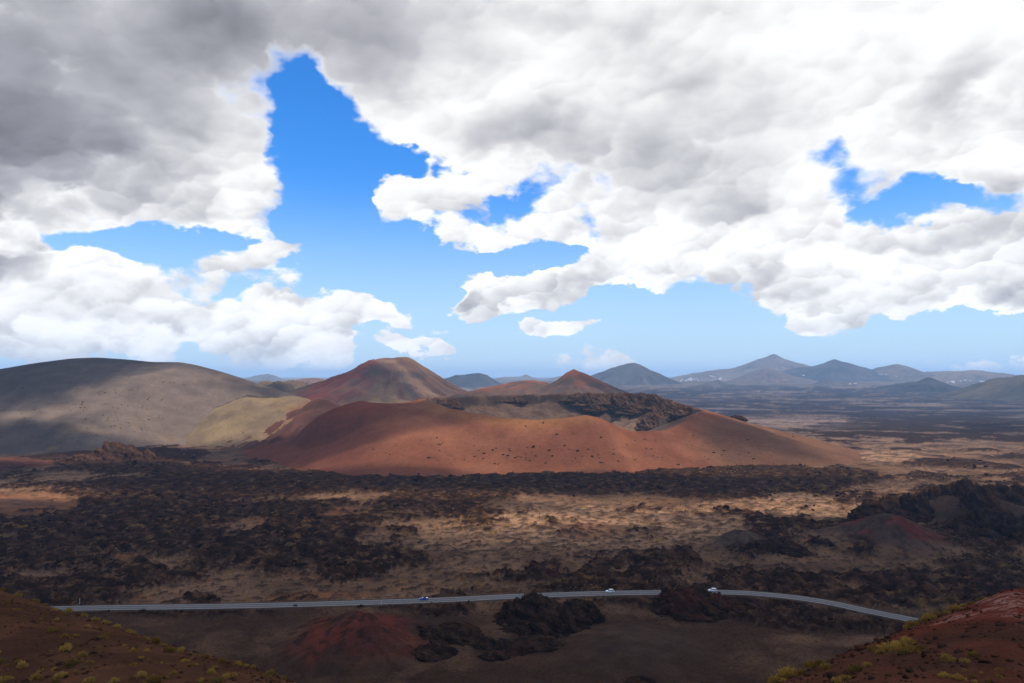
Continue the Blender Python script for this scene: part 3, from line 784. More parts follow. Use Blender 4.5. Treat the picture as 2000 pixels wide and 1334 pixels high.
def near_hill(x, y, detail=True):
    t = x / y
    s = (np.interp(t - 0.02, _st, _ss) + np.interp(t, _st, _ss) * 2 + np.interp(t + 0.02, _st, _ss)) / 4; d = np.interp(t, _st, _sd)
    e = y - d
    cq = np.where(e < 0, 0.0032, 0.0060)
    lim = (0.78 - s) / (2 * 0.0060)
    eb = np.minimum(e, lim)
    z = ZC - s * y - cq * eb ** 2 - np.maximum(e - lim, 0) * np.maximum(0.78 - s, 0.1)
    z = z + 0.22 * fbm(x, y, 11, 3, 0.5, 401) * ss(np.abs(e), 0, 14)
    if detail: z = z + 0.035 * fbm(x, y, 1.6, 3, 0.6, 405)
    return z


def near_colour_left(x, y):
    n = fbm(x, y, 9, 5, 0.6, 411); st = fbm(x * 0.5 + y * 0.2, y * 1.6 - x * 0.6, 3.0, 4, 0.6, 413)
    C = lerp(np.array([0.048, 0.026, 0.018]), np.array([0.076, 0.038, 0.024]), ss(n + 0.5 * st, -0.5, 0.6))
    return C


def near_colour_right(x, y):
    n = fbm(x, y, 8, 5, 0.6, 421); st = fbm(x * 1.2 + y * 0.5, y * 0.4 - x * 0.3, 3.0, 4, 0.6, 423)
    t = x / y
    C = lerp(np.array([0.052, 0.027, 0.021]), np.array([0.082, 0.034, 0.024]), ss(n + 0.4 * st, -0.5, 0.6))
    red = ss(x + 5 * n, 21, 34)
    C = lerp(C, np.array([0.120, 0.030, 0.021]), red * 0.85)
    k = np.clip(((x - 30) * 9 + (y - 43) * 17) / 370.0, 0, 1)
    pale = ss(0.6 * n + 0.6 * st + 1 - np.hypot(x - 30 - 9 * k, y - 43 - 17 * k) / (3.2 + 3 * k), 0.1, 0.7)
    C = lerp(C, np.array([0.24, 0.150, 0.135]), pale * 0.8 * ss(-x, -38, -34) * ss(fbm(x, y * 2.0, 1.5, 5, 0.75, 425), -0.10, 0.30))
    return C


def near_mesh(name, t0, t1, colfn, label):
    T, E = np.meshgrid(np.linspace(t0, t1, 330), np.concatenate([np.linspace(0.24, 1.12, 250), np.linspace(1.14, 4.6, 50)]))
    Y = E * np.interp(T, _st, _sd); X = T * Y
    Z = near_hill(X, Y)
    Z = np.maximum(Z, -6)
    link(name, grid_mesh(name, X, Y, Z, colfn(X, Y)), M_SLOPE, label=label, kind='structure')
near_mesh('hillside', -1.25, 0.0, near_colour_left, 'dark brown cinder hillside dotted with shrubs at the bottom left')
near_mesh('hillside', 0.0, 1.05, near_colour_right, 'dark red cinder hillside with a pale patch at the bottom right')

# ------------------------------------------------------------------ red cinder mounds on the plain
def mound(name, label, u, v, D, left, right, c1, c2, c3, seed, n=150, gully=0.7, craggy=0.0):
    def paint(x, y, z, C):
        gz, gc, _ = ground(x, y, np.full(x.shape, 1.5))
        C = lerp(gc, C, ss(z - gz + 1.2 * fbm(x, y, 12, 4, 0.6, 433), 0.0, 4.5))
        if craggy:
            f = fbm(x, y, 7, 4, 0.65, 430 + seed)
            hz = z / max(float(z.max()), 1.0)
            C = lerp(C, np.array([0.020, 0.015, 0.013]), craggy * ss(f + 0.35 * fbm(x, y, 24, 2, 0.5, 435) + 1.1 * (hz - 0.55), 0.05, 0.5))
        return C
    return cone_hill(name, label, [(u, v, D, left, right, 0.35)], c1, c2, c3, gully, n, M_CINDER2, seed, paint, 0.15)
M_CINDER2 = earth_material('fine_cinder', 0.9, 0.35, 0.5, 0.3, 7.0)
mound('cinder_mound', 'dark red cinder mound below the road', 697, 1194, 322, [(689, 1195), (674, 1200), (655, 1209), (630, 1221), (600, 1231), (565, 1240)], [(706, 1195), (722, 1201), (748, 1213), (778, 1225), (812, 1236), (840, 1241)],
      (0.070, 0.026, 0.019), (0.115, 0.034, 0.022), (0.045, 0.026, 0.021), 31, gully=1.0, craggy=0.75)
mound('cinder_mound', 'red cinder mound with dark crags at the right', 1738, 1003, 520, [(1722, 1006), (1700, 1014), (1665, 1030), (1625, 1042), (1575, 1048)], [(1760, 1008), (1790, 1022), (1825, 1038), (1870, 1047)],
      (0.062, 0.042, 0.034), (0.090, 0.060, 0.046), (0.11, 0.030, 0.024), 32, craggy=0.45)
mound('cinder_mound', 'broad dark brown mound at the right edge below the plain', 1870, 966, 600, [(1840, 970), (1800, 982), (1750, 1000), (1690, 1015), (1620, 1022)], [(1930, 968), (2000, 985), (2080, 1010), (2200, 1022)],
      (0.040, 0.028, 0.022), (0.070, 0.047, 0.035), (0.028, 0.020, 0.017), 33, craggy=0.6, n=200, gully=1.5)
mound('cinder_mound', 'small grey cinder mound in the sunlit plain', 1445, 1034, 500, [(1430, 1038), (1412, 1048), (1390, 1060)], [(1465, 1038), (1495, 1050), (1525, 1062)],
      (0.075, 0.056, 0.046), (0.10, 0.075, 0.06), (0.085, 0.034, 0.026), 34, n=90, craggy=0.4)
mound('cinder_mound', 'low dark brown mound in the lava at the far left', 20, 976, 660, [(-20, 978), (-60, 985), (-120, 1005)], [(60, 979), (110, 986), (165, 998)],
      (0.085, 0.05, 0.04), (0.11, 0.065, 0.05), None, 35, n=90, gully=0.8)
mound('cinder_mound', 'dark red mound below the grey hill at the left edge', 0, 897, 900, [(-40, 900), (-90, 915)], [(40, 899), (80, 906), (120, 916)],
      (0.06, 0.03, 0.025), (0.09, 0.038, 0.028), None, 36, n=80, gully=1.5)
mound('cinder_mound', 'wide brown cinder rise in the valley below the road', 1240, 1252, 310, [(1180, 1256), (1090, 1272), (980, 1300), (900, 1325)], [(1320, 1256), (1420, 1272), (1520, 1300)],
      (0.043, 0.030, 0.024), (0.060, 0.041, 0.031), None, 37, n=160, gully=0.15)

# ------------------------------------------------------------------ road
M_ASPHALT = plain_material('asphalt', (0.078, 0.068, 0.061), 0.85, 0.14, 0.25)
M_PAINT = plain_material('road_paint', (0.40, 0.38, 0.36), 0.7, 0.12, 0.8)


def ribbon(path, off, half, z, name):
    d = np.gradient(path, axis=0); d /= np.linalg.norm(d, axis=1)[:, None]
    nrm = np.stack([-d[:, 1], d[:, 0]], 1)
    a = path + nrm * (off - half); b = path + nrm * (off + half)
    V = np.concatenate([np.c_[a, np.full(len(a), z)], np.c_[b, np.full(len(b), z)]])
    i = np.arange(len(a) - 1); n = len(a)
    return raw_mesh(name, V, np.stack([i, i + 1, i + 1 + n, i + n], 1))
road_me = ribbon(ROAD, 0, 3.6, ROAD_Z, 'road')
road = link('road', road_me, M_ASPHALT, label='narrow grey two-lane road crossing the lava plain', kind='structure')
for off in (-3.15, 3.15):
    link('edge_line', ribbon(ROAD, off, 0.16, ROAD_Z + 0.006, 'edge_line'), M_PAINT, road)
link('centre_line', ribbon(ROAD, 0, 0.08, ROAD_Z + 0.006, 'centre_line'), M_PAINT, road)


def on_road(u, lane):
    """point on the road at picture column u, lane offset in metres (+ away from the viewer), and heading"""
    uu = 1000 + F * ROAD[:, 0] / ROAD[:, 1]
    i = int(np.argmin(np.abs(uu - u)))
    d = ROAD[min(i + 1, len(ROAD) - 1)] - ROAD[max(i - 1, 0)]; d /= np.linalg.norm(d)
    p = np.array([np.interp(u, uu, ROAD[:, 0]), np.interp(u, uu, ROAD[:, 1])]) + np.array([-d[1], d[0]]) * lane
    return p, math.atan2(d[1], d[0])


def extrude_profile(name, pts, half, taper=None):
    """side outline (x, z) given a width; taper(z) scales the width"""
    n = len(pts); V = []
    for s in (-1, 1):
        for (x, z) in pts:
            V.append((x, s * half * (taper(z) if taper else 1.0), z))
    faces = [tuple(range(n))[::-1], tuple(range(n, 2 * n))] + [(i, (i + 1) % n, n + (i + 1) % n, n + i) for i in range(n)]
    me = bpy.data.meshes.new(name); me.from_pydata(V, [], faces)
    import bmesh
    bm = bmesh.new(); bm.from_mesh(me)
    bmesh.ops.recalc_face_normals(bm, faces=bm.faces)
    ed = [e for e in bm.edges if abs(e.verts[0].co.y - e.verts[1].co.y) < 1e-4]
    bmesh.ops.bevel(bm, geom=ed, offset=0.05, segments=2, affect='EDGES', clamp_overlap=True)
    bm.to_mesh(me); bm.free()
    return me


def wheel_mesh(name, r, w, r0=0.0):
    n = 20; V = []; Fc = []
    prof = [(r0, -w / 2), (r * 0.93, -w / 2), (r, -w * 0.35), (r, w * 0.35), (r * 0.93, w / 2), (r0, w / 2)]
    for k in range(n):
        a = 2 * math.pi * k / n
        for (q, y) in prof: V.append((q * math.cos(a), y, q * math.sin(a)))
    m_ = len(prof)
    for k in range(n):
        for j in range(m_ - 1):
            a = k * m_ + j; b = ((k + 1) % n) * m_ + j
            Fc.append((a, b, b + 1, a + 1))
    me = bpy.data.meshes.new(name); me.from_pydata(V, [], Fc)
    return me


M_GLASS = plain_material('car_glass', (0.03, 0.035, 0.04), 0.08)
M_TYRE = plain_material('tyre', (0.02, 0.02, 0.02), 0.9)
M_RIM = plain_material('rim', (0.45, 0.45, 0.46), 0.35, metallic=0.8)
M_LAMP = plain_material('lamp_glass', (0.75, 0.75, 0.72), 0.15)
M_TAIL = plain_material('tail_lamp', (0.35, 0.02, 0.02), 0.25)
M_TRIM = plain_material('dark_trim', (0.02, 0.02, 0.022), 0.6)


def car(u, lane, flip, paint, label, open_top=False, roof_paint=None):
    p, a = on_road(u, lane)
    root = bpy.data.objects.new('car', None); COL.objects.link(root)
    root.location = (p[0], p[1], ROAD_Z + 0.008); root.rotation_euler = (0, 0, a + (math.pi if flip else 0))
    tag(root, label, 'car', 'cars on the road')
    P = lambda nm, me, m_, par=None: link(nm, me, m_, par or root)
    body = [(-2.08, 0.32), (-2.12, 0.62), (-2.02, 0.88), (-1.5, 0.95), (0.75, 0.93), (1.55, 0.84), (2.0, 0.70), (2.1, 0.48), (2.04, 0.28), (1.75, 0.24), (-1.75, 0.24)]
    tp = lambda z: 1.0 - 0.10 * max(0, (z - 0.6)) / 0.4
    b = P('body', extrude_profile('body', body, 0.88, tp), paint)
    if not open_top:
        gl = [(-1.92, 0.93), (-1.62, 1.38), (-1.2, 1.44), (0.05, 1.44), (0.35, 1.36), (0.98, 0.92)]
        P('window_band', extrude_profile('window_band', gl, 0.80, lambda z: 1.0 - 0.28 * (z - 0.93)), M_GLASS)
        rf = [(-1.68, 1.40), (-1.25, 1.475), (-0.2, 1.50), (0.08, 1.47), (0.38, 1.385), (0.30, 1.36), (-0.2, 1.41), (-1.3, 1.41)]
        P('roof', extrude_profile('roof', rf, 0.715), roof_paint or paint)
        for s in (-1, 1):
            for (xa, xb) in ((-1.86, -1.58), (-0.62, -0.52), (0.90, 0.34)):
                V = [(xa, s * 0.805, 0.93), (xa + 0.10, s * 0.805, 0.93), (xb + 0.10, s * 0.712, 1.42), (xb, s * 0.712, 1.42)]
                V += [(x, y - s * 0.05, z) for (x, y, z) in V]
                me = bpy.data.meshes.new('pillar'); me.from_pydata(V, [], [(0, 1, 2, 3), (7, 6, 5, 4), (0, 4, 5, 1), (1, 5, 6, 2), (2, 6, 7, 3), (3, 7, 4, 0)])
                P('pillar', me, paint)
    else:
        ws = [(0.95, 0.92), (0.42, 1.34), (0.36, 1.34), (0.86, 0.92)]
        P('windscreen', extrude_profile('windscreen', ws, 0.74), M_LAMP)
        hood = [(-2.0, 0.90), (-1.75, 1.12), (-1.2, 1.14), (-0.95, 0.93)]
        P('folded_hood', extrude_profile('folded_hood', hood, 0.78), roof_paint or M_LAMP)
        for s in (-0.38, 0.38):
            seat = [(-0.75, 0.85), (-0.88, 1.25), (-0.72, 1.27), (-0.45, 0.9), (0.0, 0.94), (0.0, 0.88)]
            o = P('seat', extrude_profile('seat', seat, 0.24), M_TRIM); o.location = (0, s, 0.02)
        P('cockpit', extrude_profile('cockpit', [(-0.95, 0.90), (-0.95, 0.965), (0.72, 0.955), (0.72, 0.90)], 0.66), M_TRIM)
    for x in (-1.3, 1.32):
        for s in (-1, 1):
            w = P('wheel', wheel_mesh('wheel', 0.32, 0.21, 0.2), M_TYRE); w.location = (x, s * 0.80, 0.32)
            r = link('rim', wheel_mesh('rim', 0.21, 0.17), M_RIM, w)
    for s in (-1, 1):
        lm = P('headlight', extrude_profile('headlight', [(1.78, 0.66), (1.84, 0.78), (2.09, 0.70), (2.13, 0.60)], 0.17), M_LAMP); lm.location = (0, s * 0.60, 0)
        tl = P('tail_light', extrude_profile('tail_light', [(-2.15, 0.64), (-2.10, 0.88), (-1.95, 0.88), (-1.98, 0.64)], 0.13), M_TAIL); tl.location = (0, s * 0.64, 0)
        mi = P('wing_mirror', extrude_profile('wing_mirror', [(0.62, 0.95), (0.58, 1.1), (0.72, 1.08), (0.76, 0.96)], 0.09), paint); mi.location = (0, s * 0.93, 0)
    return root


M_WHITE = plain_material('white_paint', (0.80, 0.80, 0.80), 0.3, coat=0.5)
M_BLUE = plain_material('blue_paint', (0.02, 0.06, 0.36), 0.3, coat=0.6)
car(832, 1.2, True, M_BLUE, 'blue open-topped car with a pale folded hood on the road', open_top=True)
car(1191, 1.5, True, M_WHITE, 'white hatchback seen side-on in the middle of the road')
car(1389, 1.6, True, M_WHITE, 'white car half hidden behind the lava mound at the bend')

# black box at the road's near edge, two pale marker posts
def box_v(x0, x1, y0, y1, z0, z1): return [(x, y, z) for z in (z0, z1) for x, y in ((x0, y0), (x1, y0), (x1, y1), (x0, y1))]
BOX_F = [(3, 2, 1, 0), (4, 5, 6, 7), (0, 1, 5, 4), (1, 2, 6, 5), (2, 3, 7, 6), (3, 0, 4, 7)]
def boxes(name, *bs):
    V, Fc = [], []
    for b in bs:
        k = len(V); V += box_v(*b); Fc += [tuple(k + i for i in f) for f in BOX_F]
    me = bpy.data.meshes.new(name); me.from_pydata(V, [], Fc); return me
p, a = on_road(587, -2.6)
cab = bpy.data.objects.new('roadside_box', None); COL.objects.link(cab); cab.location = (p[0], p[1], ROAD_Z + 0.008); cab.rotation_euler = (0, 0, a)
tag(cab, 'small low black box at the near edge of the road', 'box')
link('box_body', boxes('box_body', (-0.85, 0.85, -0.35, 0.35, 0.08, 0.72)), M_TRIM, cab)
link('lid', boxes('lid', (-0.90, 0.90, -0.40, 0.40, 0.722, 0.80)), M_TRIM, cab)
for s in (-0.6, 0.6): link('foot', boxes('foot', (s - 0.1, s + 0.1, -0.3, 0.3, 0.0, 0.078)), M_TRIM, cab)
M_POST = plain_material('post_paint', (0.55, 0.48, 0.44), 0.7)
for u, v, lane, h, lab in ((157, 1175, 6.5, 3.4, 'thin pale marker pole beyond the road beside the left hillside'), (751, 1172, -3.9, 2.6, 'thin pale marker pole at the near road edge left of the blue car')):
    p, a = on_road(u, lane)
    r = bpy.data.objects.new('marker_pole', None); COL.objects.link(r); r.location = (p[0], p[1], 1.6)
    tag(r, lab, 'pole')
    q = link('pole', wheel_mesh('pole', 0.09, h), M_POST, r); q.rotation_euler = (math.pi / 2, 0, 0); q.location = (0, 0, h / 2)
    link('cap', boxes('cap', (-0.12, 0.12, -0.12, 0.12, h, h + 0.16)), M_TRIM, r)

# ------------------------------------------------------------------ lava outcrops
def ico(sub):
    import bmesh
    bm = bmesh.new(); bmesh.ops.create_icosphere(bm, subdivisions=sub, radius=1.0)
    V = np.array([v.co[:] for v in bm.verts]); Fc = np.array([[v.index for v in f.verts] for f in bm.faces]); bm.free()
    return V, Fc
IV, IF = ico(6)


def n3(P, lam, s, octs=4, gain=0.55, ridge=False):
    a = fbm(P[:, 0] + 0.37 * P[:, 2], P[:, 1] - 0.61 * P[:, 2], lam, octs, gain, s, None, ridge)
    b = fbm(P[:, 2] + 0.41 * P[:, 0], P[:, 1] + 0.29 * P[:, 0], lam, octs, gain, s + 9, None, ridge)
    return 0.5 * (a + b) * 1.3


def ground_at(x, y):
    z, _, _ = ground(np.array([x]), np.array([y]), np.array([0.8]))
    return float(z[0])


CRAGS = []


def outcrop(label, lumps, seed, red=0.0, y_off=0.0, dark=1.0, depth=None):
    """lumps: (u of middle, v of top, v of foot, half width in px) each a jagged boss of lava; together one crag"""
    V, Fc, C = [], [], []
    k = 0
    for j, (u, vt, vb, ru) in enumerate(lumps):
        x0, y0 = on_plain(u, vb) if depth is None else (at(u, vb, depth[j])[0], depth[j])
        y0 += y_off
        zb = 0.0 if depth is None else at(u, vb, y0)[1]
        zt = at(u, vt, y0)[1] - zb
        rx = ru / F * y0
        P = IV.copy()
        ry = rx * 0.75
        S = np.array([rx, ry, max(zt, 1.0)])
        Q = P * S
        lam = max(rx, zt) * 0.7
        dsp = 0.50 * n3(Q + seed * 31.7 + j * 57.1, lam, 500 + seed, 5, 0.62) + 0.26 * n3(Q + 13, lam * 0.35, 520 + seed, 4, 0.6, True)
        Q = Q * (1 + dsp[:, None] * np.array([0.8, 0.8, 0.9]))
        Q[:, 2] = np.where(Q[:, 2] < 0, Q[:, 2] * 0.3, Q[:, 2])
        # spread the foot
        foot = 1 + 0.35 * np.exp(-np.maximum(Q[:, 2], 0) / (0.25 * zt + 0.5))
        Q[:, :2] *= foot[:, None]
        top = Q[:, 2].max(); Q[:, 2] *= np.where(Q[:, 2] > 0, zt / top, 1)
        n = n3(Q, 4.0, 540 + seed, 4, 0.6)
        col = lerp(np.array([0.015, 0.0095, 0.007]) * dark, np.array([0.052, 0.032, 0.021]) * dark, ss(n, -0.6, 0.8))
        col = lerp(col, np.array([0.10, 0.03, 0.022]), red * ss(n3(Q, 9.0, 560 + seed, 3, 0.5), 0.0, 0.6))
        V.append(Q + np.array([x0, y0, zb - 0.6])); Fc.append(IF + k); C.append(col); k += len(Q)
    me = raw_mesh('lava_outcrop', np.vstack(V), np.vstack(Fc), np.vstack(C))
    for (u, vt, vb, ru) in lumps if depth is None else []:
        x0, y0 = on_plain(u, vb); CRAGS.append((x0, y0 + y_off, ru / F * y0))
    return link('lava_outcrop', me, M_LAVA, label=label, category='rock')


IV, IF = ico(5)
outcrop('tall jagged black lava crag in front of the road', [(1040, 1153, 1208, 38), (1085, 1170, 1214, 40), (1130, 1166, 1206, 30), (1060, 1198, 1228, 36), (1008, 1186, 1214, 22)], 1)
outcrop('low black lava ridge beside the red mound below the road', [(872, 1213, 1240, 40), (835, 1226, 1246, 34), (905, 1220, 1242, 22), (795, 1236, 1250, 22)], 2)
outcrop('string of black lava lumps running down from the tall crag', [(1050, 1238, 1254, 28), (1012, 1254, 1266, 20), (970, 1267, 1277, 16)], 3, 0.4)
outcrop('dark lava mound hiding part of the road at the bend', [(1345, 1139, 1188, 46), (1393, 1151, 1188, 34), (1308, 1143, 1176, 20), (1428, 1166, 1190, 26)], 4, 0.35)
outcrop('flat black lava lump in the valley near the bottom centre', [(830, 1258, 1270, 30), (865, 1260, 1270, 18)], 5)
outcrop('small dark lava lump low in the valley at the bottom', [(1253, 1318, 1330, 16), (1240, 1322, 1330, 10)], 6)
outcrop('black lava crest above the red mound at the right', [(1740, 966, 1012, 42), (1702, 985, 1026, 26), (1780, 970, 1005, 34), (1715, 1000, 1030, 26), (1765, 990, 1022, 26)], 7, 0.25, 4)
outcrop('long black lava wall along the right skyline of the plain', [(1830, 930, 992, 40), (1900, 938, 992, 44), (1965, 948, 998, 42), (2050, 955, 1000, 60), (1785, 944, 990, 28), (1865, 940, 1002, 30), (1745, 960, 1000, 24), (1935, 942, 1000, 24)], 8, 0.1, -38)
outcrop('rounded black lava boss at the right edge', [(1930, 982, 1045, 44), (1975, 1000, 1052, 44), (1890, 1004, 1042, 26), (2040, 1000, 1060, 50), (1910, 1025, 1058, 30)], 9, 0.1)
outcrop('small dark lava spatter mound in the tan plain', [(1606, 1047, 1068, 15), (1618, 1055, 1070, 12)], 10)
outcrop('low dark lava hump beside the grey cinder mound', [(1490, 1053, 1075, 30), (1535, 1058, 1078, 28), (1560, 1068, 1082, 22)], 11)
outcrop('purple-grey broken lava crag below the grey hill', [(222, 860, 900, 24), (250, 866, 900, 20), (195, 872, 902, 18), (285, 876, 902, 14), (170, 885, 905, 24)], 12, 0.25, 0, 1.7)
outcrop('dark pointed lava hump on the crater plain at the left', [(275, 893, 910, 22), (330, 897, 912, 30)], 13, 0.0, 0, 1.6)
outcrop('dark lava lump beside the tall crag on the valley floor', [(950, 1238, 1256, 16), (985, 1245, 1258, 14)], 14)

# broken rock of the crater's rim and inner wall
outcrop('dark broken rock wall of the crater, right of centre', [(1130, 766, 782, 16), (1150, 765, 790, 18), (1180, 766, 788, 20), (1215, 765, 792, 22), (1250, 765, 796, 22), (1278, 767, 800, 18), (1165, 778, 800, 16), (1230, 782, 806, 16)], 15, 0.1, 0, 2.2,
        [1325, 1318, 1312, 1300, 1288, 1272, 1300, 1275])
outcrop('jagged pale-brown rock rib running down inside the crater', [(1302, 776, 802, 15), (1292, 790, 816, 14), (1280, 804, 828, 13), (1262, 816, 836, 12), (1318, 784, 806, 12), (1340, 792, 808, 12)], 16, 0.1, 0, 3.0,
        [1235, 1225, 1215, 1205, 1225, 1205])
outcrop('dark rock crest on the left rim of the crater', [(852, 776, 788, 14), (872, 778, 794, 14), (888, 784, 796, 10)], 17, 0.1, 0, 1.8, [1215, 1225, 1225])
outcrop('line of dark rocks below the far crater rim, left part', [(925, 772, 784, 14), (950, 771, 786, 16), (975, 771, 783, 16), (1005, 771, 783, 16)], 18, 0.1, 0, 1.8, [1312, 1325, 1330, 1335])
outcrop('small dark rock on the right outer shoulder of the crater', [(1440, 809, 818, 10), (1450, 813, 820, 6)], 19, 0.2, 0, 1.6, [1140, 1135])

# ------------------------------------------------------------------ loose lava rubble (countless): one object
rng = np.random.default_rng(7)
RV, RF = ico(1)


def rubble():
    n = 60000
    y = 161728.0 / rng.uniform(165, 600, n); t = rng.uniform(-0.75, 0.75, n); x = t * y
    z, c, L = ground(x, y, np.full(n, 1.0))
    keep = (rng.random(n) < np.where(y > 365, 0.02 + 0.5 * L ** 2, 0.03 + 0.8 * L)) & (road_dist(x, y) > 5.5)
    x, y, z, L, c = x[keep][:9500], y[keep][:9500], z[keep][:9500], L[keep][:9500], c[keep][:9500]
    # more of it round the foot of every crag
    ex, ey = [], []
    for (x0, y0, rr) in CRAGS:
        k = int(40 + 4 * rr); a = rng.uniform(0, 6.283, k); q = rr * rng.uniform(0.6, 1.75, k)
        ex.append(x0 + q * np.cos(a)); ey.append(y0 + 0.8 * q * np.sin(a))
    ex, ey = np.concatenate(ex), np.concatenate(ey)
    ok = road_dist(ex, ey) > 6; ex, ey = ex[ok], ey[ok]
    ez, ec, eL = ground(ex, ey, np.full(len(ex), 1.0))
    x, y, z, c, L = np.r_[x, ex], np.r_[y, ey], np.r_[z, ez], np.vstack([c, ec]), np.r_[L, np.maximum(eL, 0.7)]
    m_ = len(x)
    r = np.exp(rng.normal(-0.60, 0.55, m_)) * (0.55 + 0.6 * L) * np.clip(y / 480, 0.6, 1.35) * 0.85
    th = rng.uniform(0, 6.28, m_)
    V = RV[None] * (1 + rng.uniform(-0.5, 0.5, (m_, len(RV), 1)))
    V = V * np.stack([r * rng.uniform(0.8, 1.6, m_), r * rng.uniform(0.7, 1.2, m_), r * rng.uniform(0.45, 0.95, m_)], 1)[:, None, :]
    X = V[:, :, 0] * np.cos(th)[:, None] - V[:, :, 1] * np.sin(th)[:, None]; Y = V[:, :, 0] * np.sin(th)[:, None] + V[:, :, 1] * np.cos(th)[:, None]
    V = np.stack([X + x[:, None], Y + y[:, None], V[:, :, 2] + (z + 0.12 * r)[:, None]], -1)
    Fc = RF[None] + (np.arange(m_) * len(RV))[:, None, None]
    b = rng.uniform(0.5, 1.5, m_)
    col = np.array([0.028, 0.0175, 0.012])[None] * b[:, None]
    col = np.where(rng.random(m_)[:, None] < 0.18, c * 0.9, col)
    return raw_mesh('lava_rubble', V.reshape(-1, 3), Fc.reshape(-1, 3), np.repeat(col, len(RV), 0))
link('lava_rubble', rubble(), M_LAVA, label='countless black lava blocks strewn over the plain', kind='stuff')

# ------------------------------------------------------------------ shrubs
def shrub_mesh(name, seed, blades, spread=1.0, height=0.75, wid=0.05):
    """a dome of upright sprigs, each a bent leaf of two quads, on a few stems"""
    r = np.random.default_rng(seed); V, Fc = [], []
    lob = [(r.uniform(-0.65, 0.65), r.uniform(-0.65, 0.65), r.uniform(0.4, 1.05)) for _ in range(5)]
    for k in range(blades):
        cx, cyy, lh = lob[k % 5]
        a = r.uniform(0, 6.283); q = math.sqrt(r.random()) * 0.42
        bx, by = (cx + q * math.cos(a)) * spread * 0.8, (cyy + q * math.sin(a)) * spread * 0.8
        dome = max(0.15, 1 - 1.1 * (bx * bx + by * by) / spread ** 2) * lh * height
        z0 = dome * r.uniform(0.0, 0.75); L = height * r.uniform(0.12, 0.45)
        out = np.array([bx, by, 0]) * 0.9 + np.array([r.normal() * 0.35, r.normal() * 0.35, r.uniform(0.5, 1.1)])
        out /= np.linalg.norm(out); side = np.cross(out, [r.normal(), r.normal(), r.normal()]); side /= np.linalg.norm(side) + 1e-6
        w = wid * r.uniform(0.7, 1.4)
        p0 = np.array([bx, by, z0]); p1 = p0 + out * L * 0.55; p2 = p0 + out * L + np.array([0, 0, -0.05 * L])
        i = len(V)
        V += [p0 - side * w * 0.5, p0 + side * w * 0.5, p1 + side * w, p1 - side * w, p2 + side * w * 0.25, p2 - side * w * 0.25]
        Fc += [(i, i + 1, i + 2, i + 3), (i + 3, i + 2, i + 4, i + 5)]
    return raw_mesh(name, np.array(V), np.array(Fc))


def stem_mesh(name, seed):
    r = np.random.default_rng(seed); V, Fc = [], []
    for k in range(9):
        a = r.uniform(0, 6.283); d = np.array([math.cos(a) * 0.45, math.sin(a) * 0.45, 0.4])
        s = np.array([-math.sin(a), math.cos(a), 0]) * 0.02
        i = len(V); V += [s * 1.5, -s * 1.5, np.array([0, 0, 0.05]), d + s * 0.5, d - s * 0.5, d + np.array([0, 0, 0.02])]
        Fc += [(i, i + 1, i + 4, i + 3), (i + 1, i + 2, i + 5, i + 4), (i + 2, i, i + 3, i + 5)]
    return raw_mesh(name, np.array(V), np.array(Fc))


M_LEAF = leaf_material('shrub_yellow_green', (0.19, 0.105, 0.024), (0.40, 0.235, 0.05), 1.6)
M_LEAF2 = leaf_material('shrub_ochre', (0.13, 0.078, 0.022), (0.30, 0.175, 0.04), 1.6)
M_STEM = plain_material('shrub_stem', (0.07, 0.05, 0.035), 0.9)
SHRUBS = [shrub_mesh('foliage', 100 + i, 420, 1.0, 0.8 + 0.08 * (i % 3), 0.042) for i in range(6)]
for i, m_ in enumerate(SHRUBS): m_.materials.append(M_LEAF if i % 3 else M_LEAF2)
STEMS = [stem_mesh('stem', 300 + i) for i in range(3)]
for m_ in STEMS: m_.materials.append(M_STEM)


def hit(u, v, hf, y0, y1, n=700):
    dx, dz = ray(u, v); y = np.linspace(y0, y1, n)
    h = hf(dx * y, y); r = ZC + dz * y
    i = np.argmax(h > r)
    if h[i] <= r[i]: return None
    if i == 0: return None
    return dx * y[i], y[i], h[i]


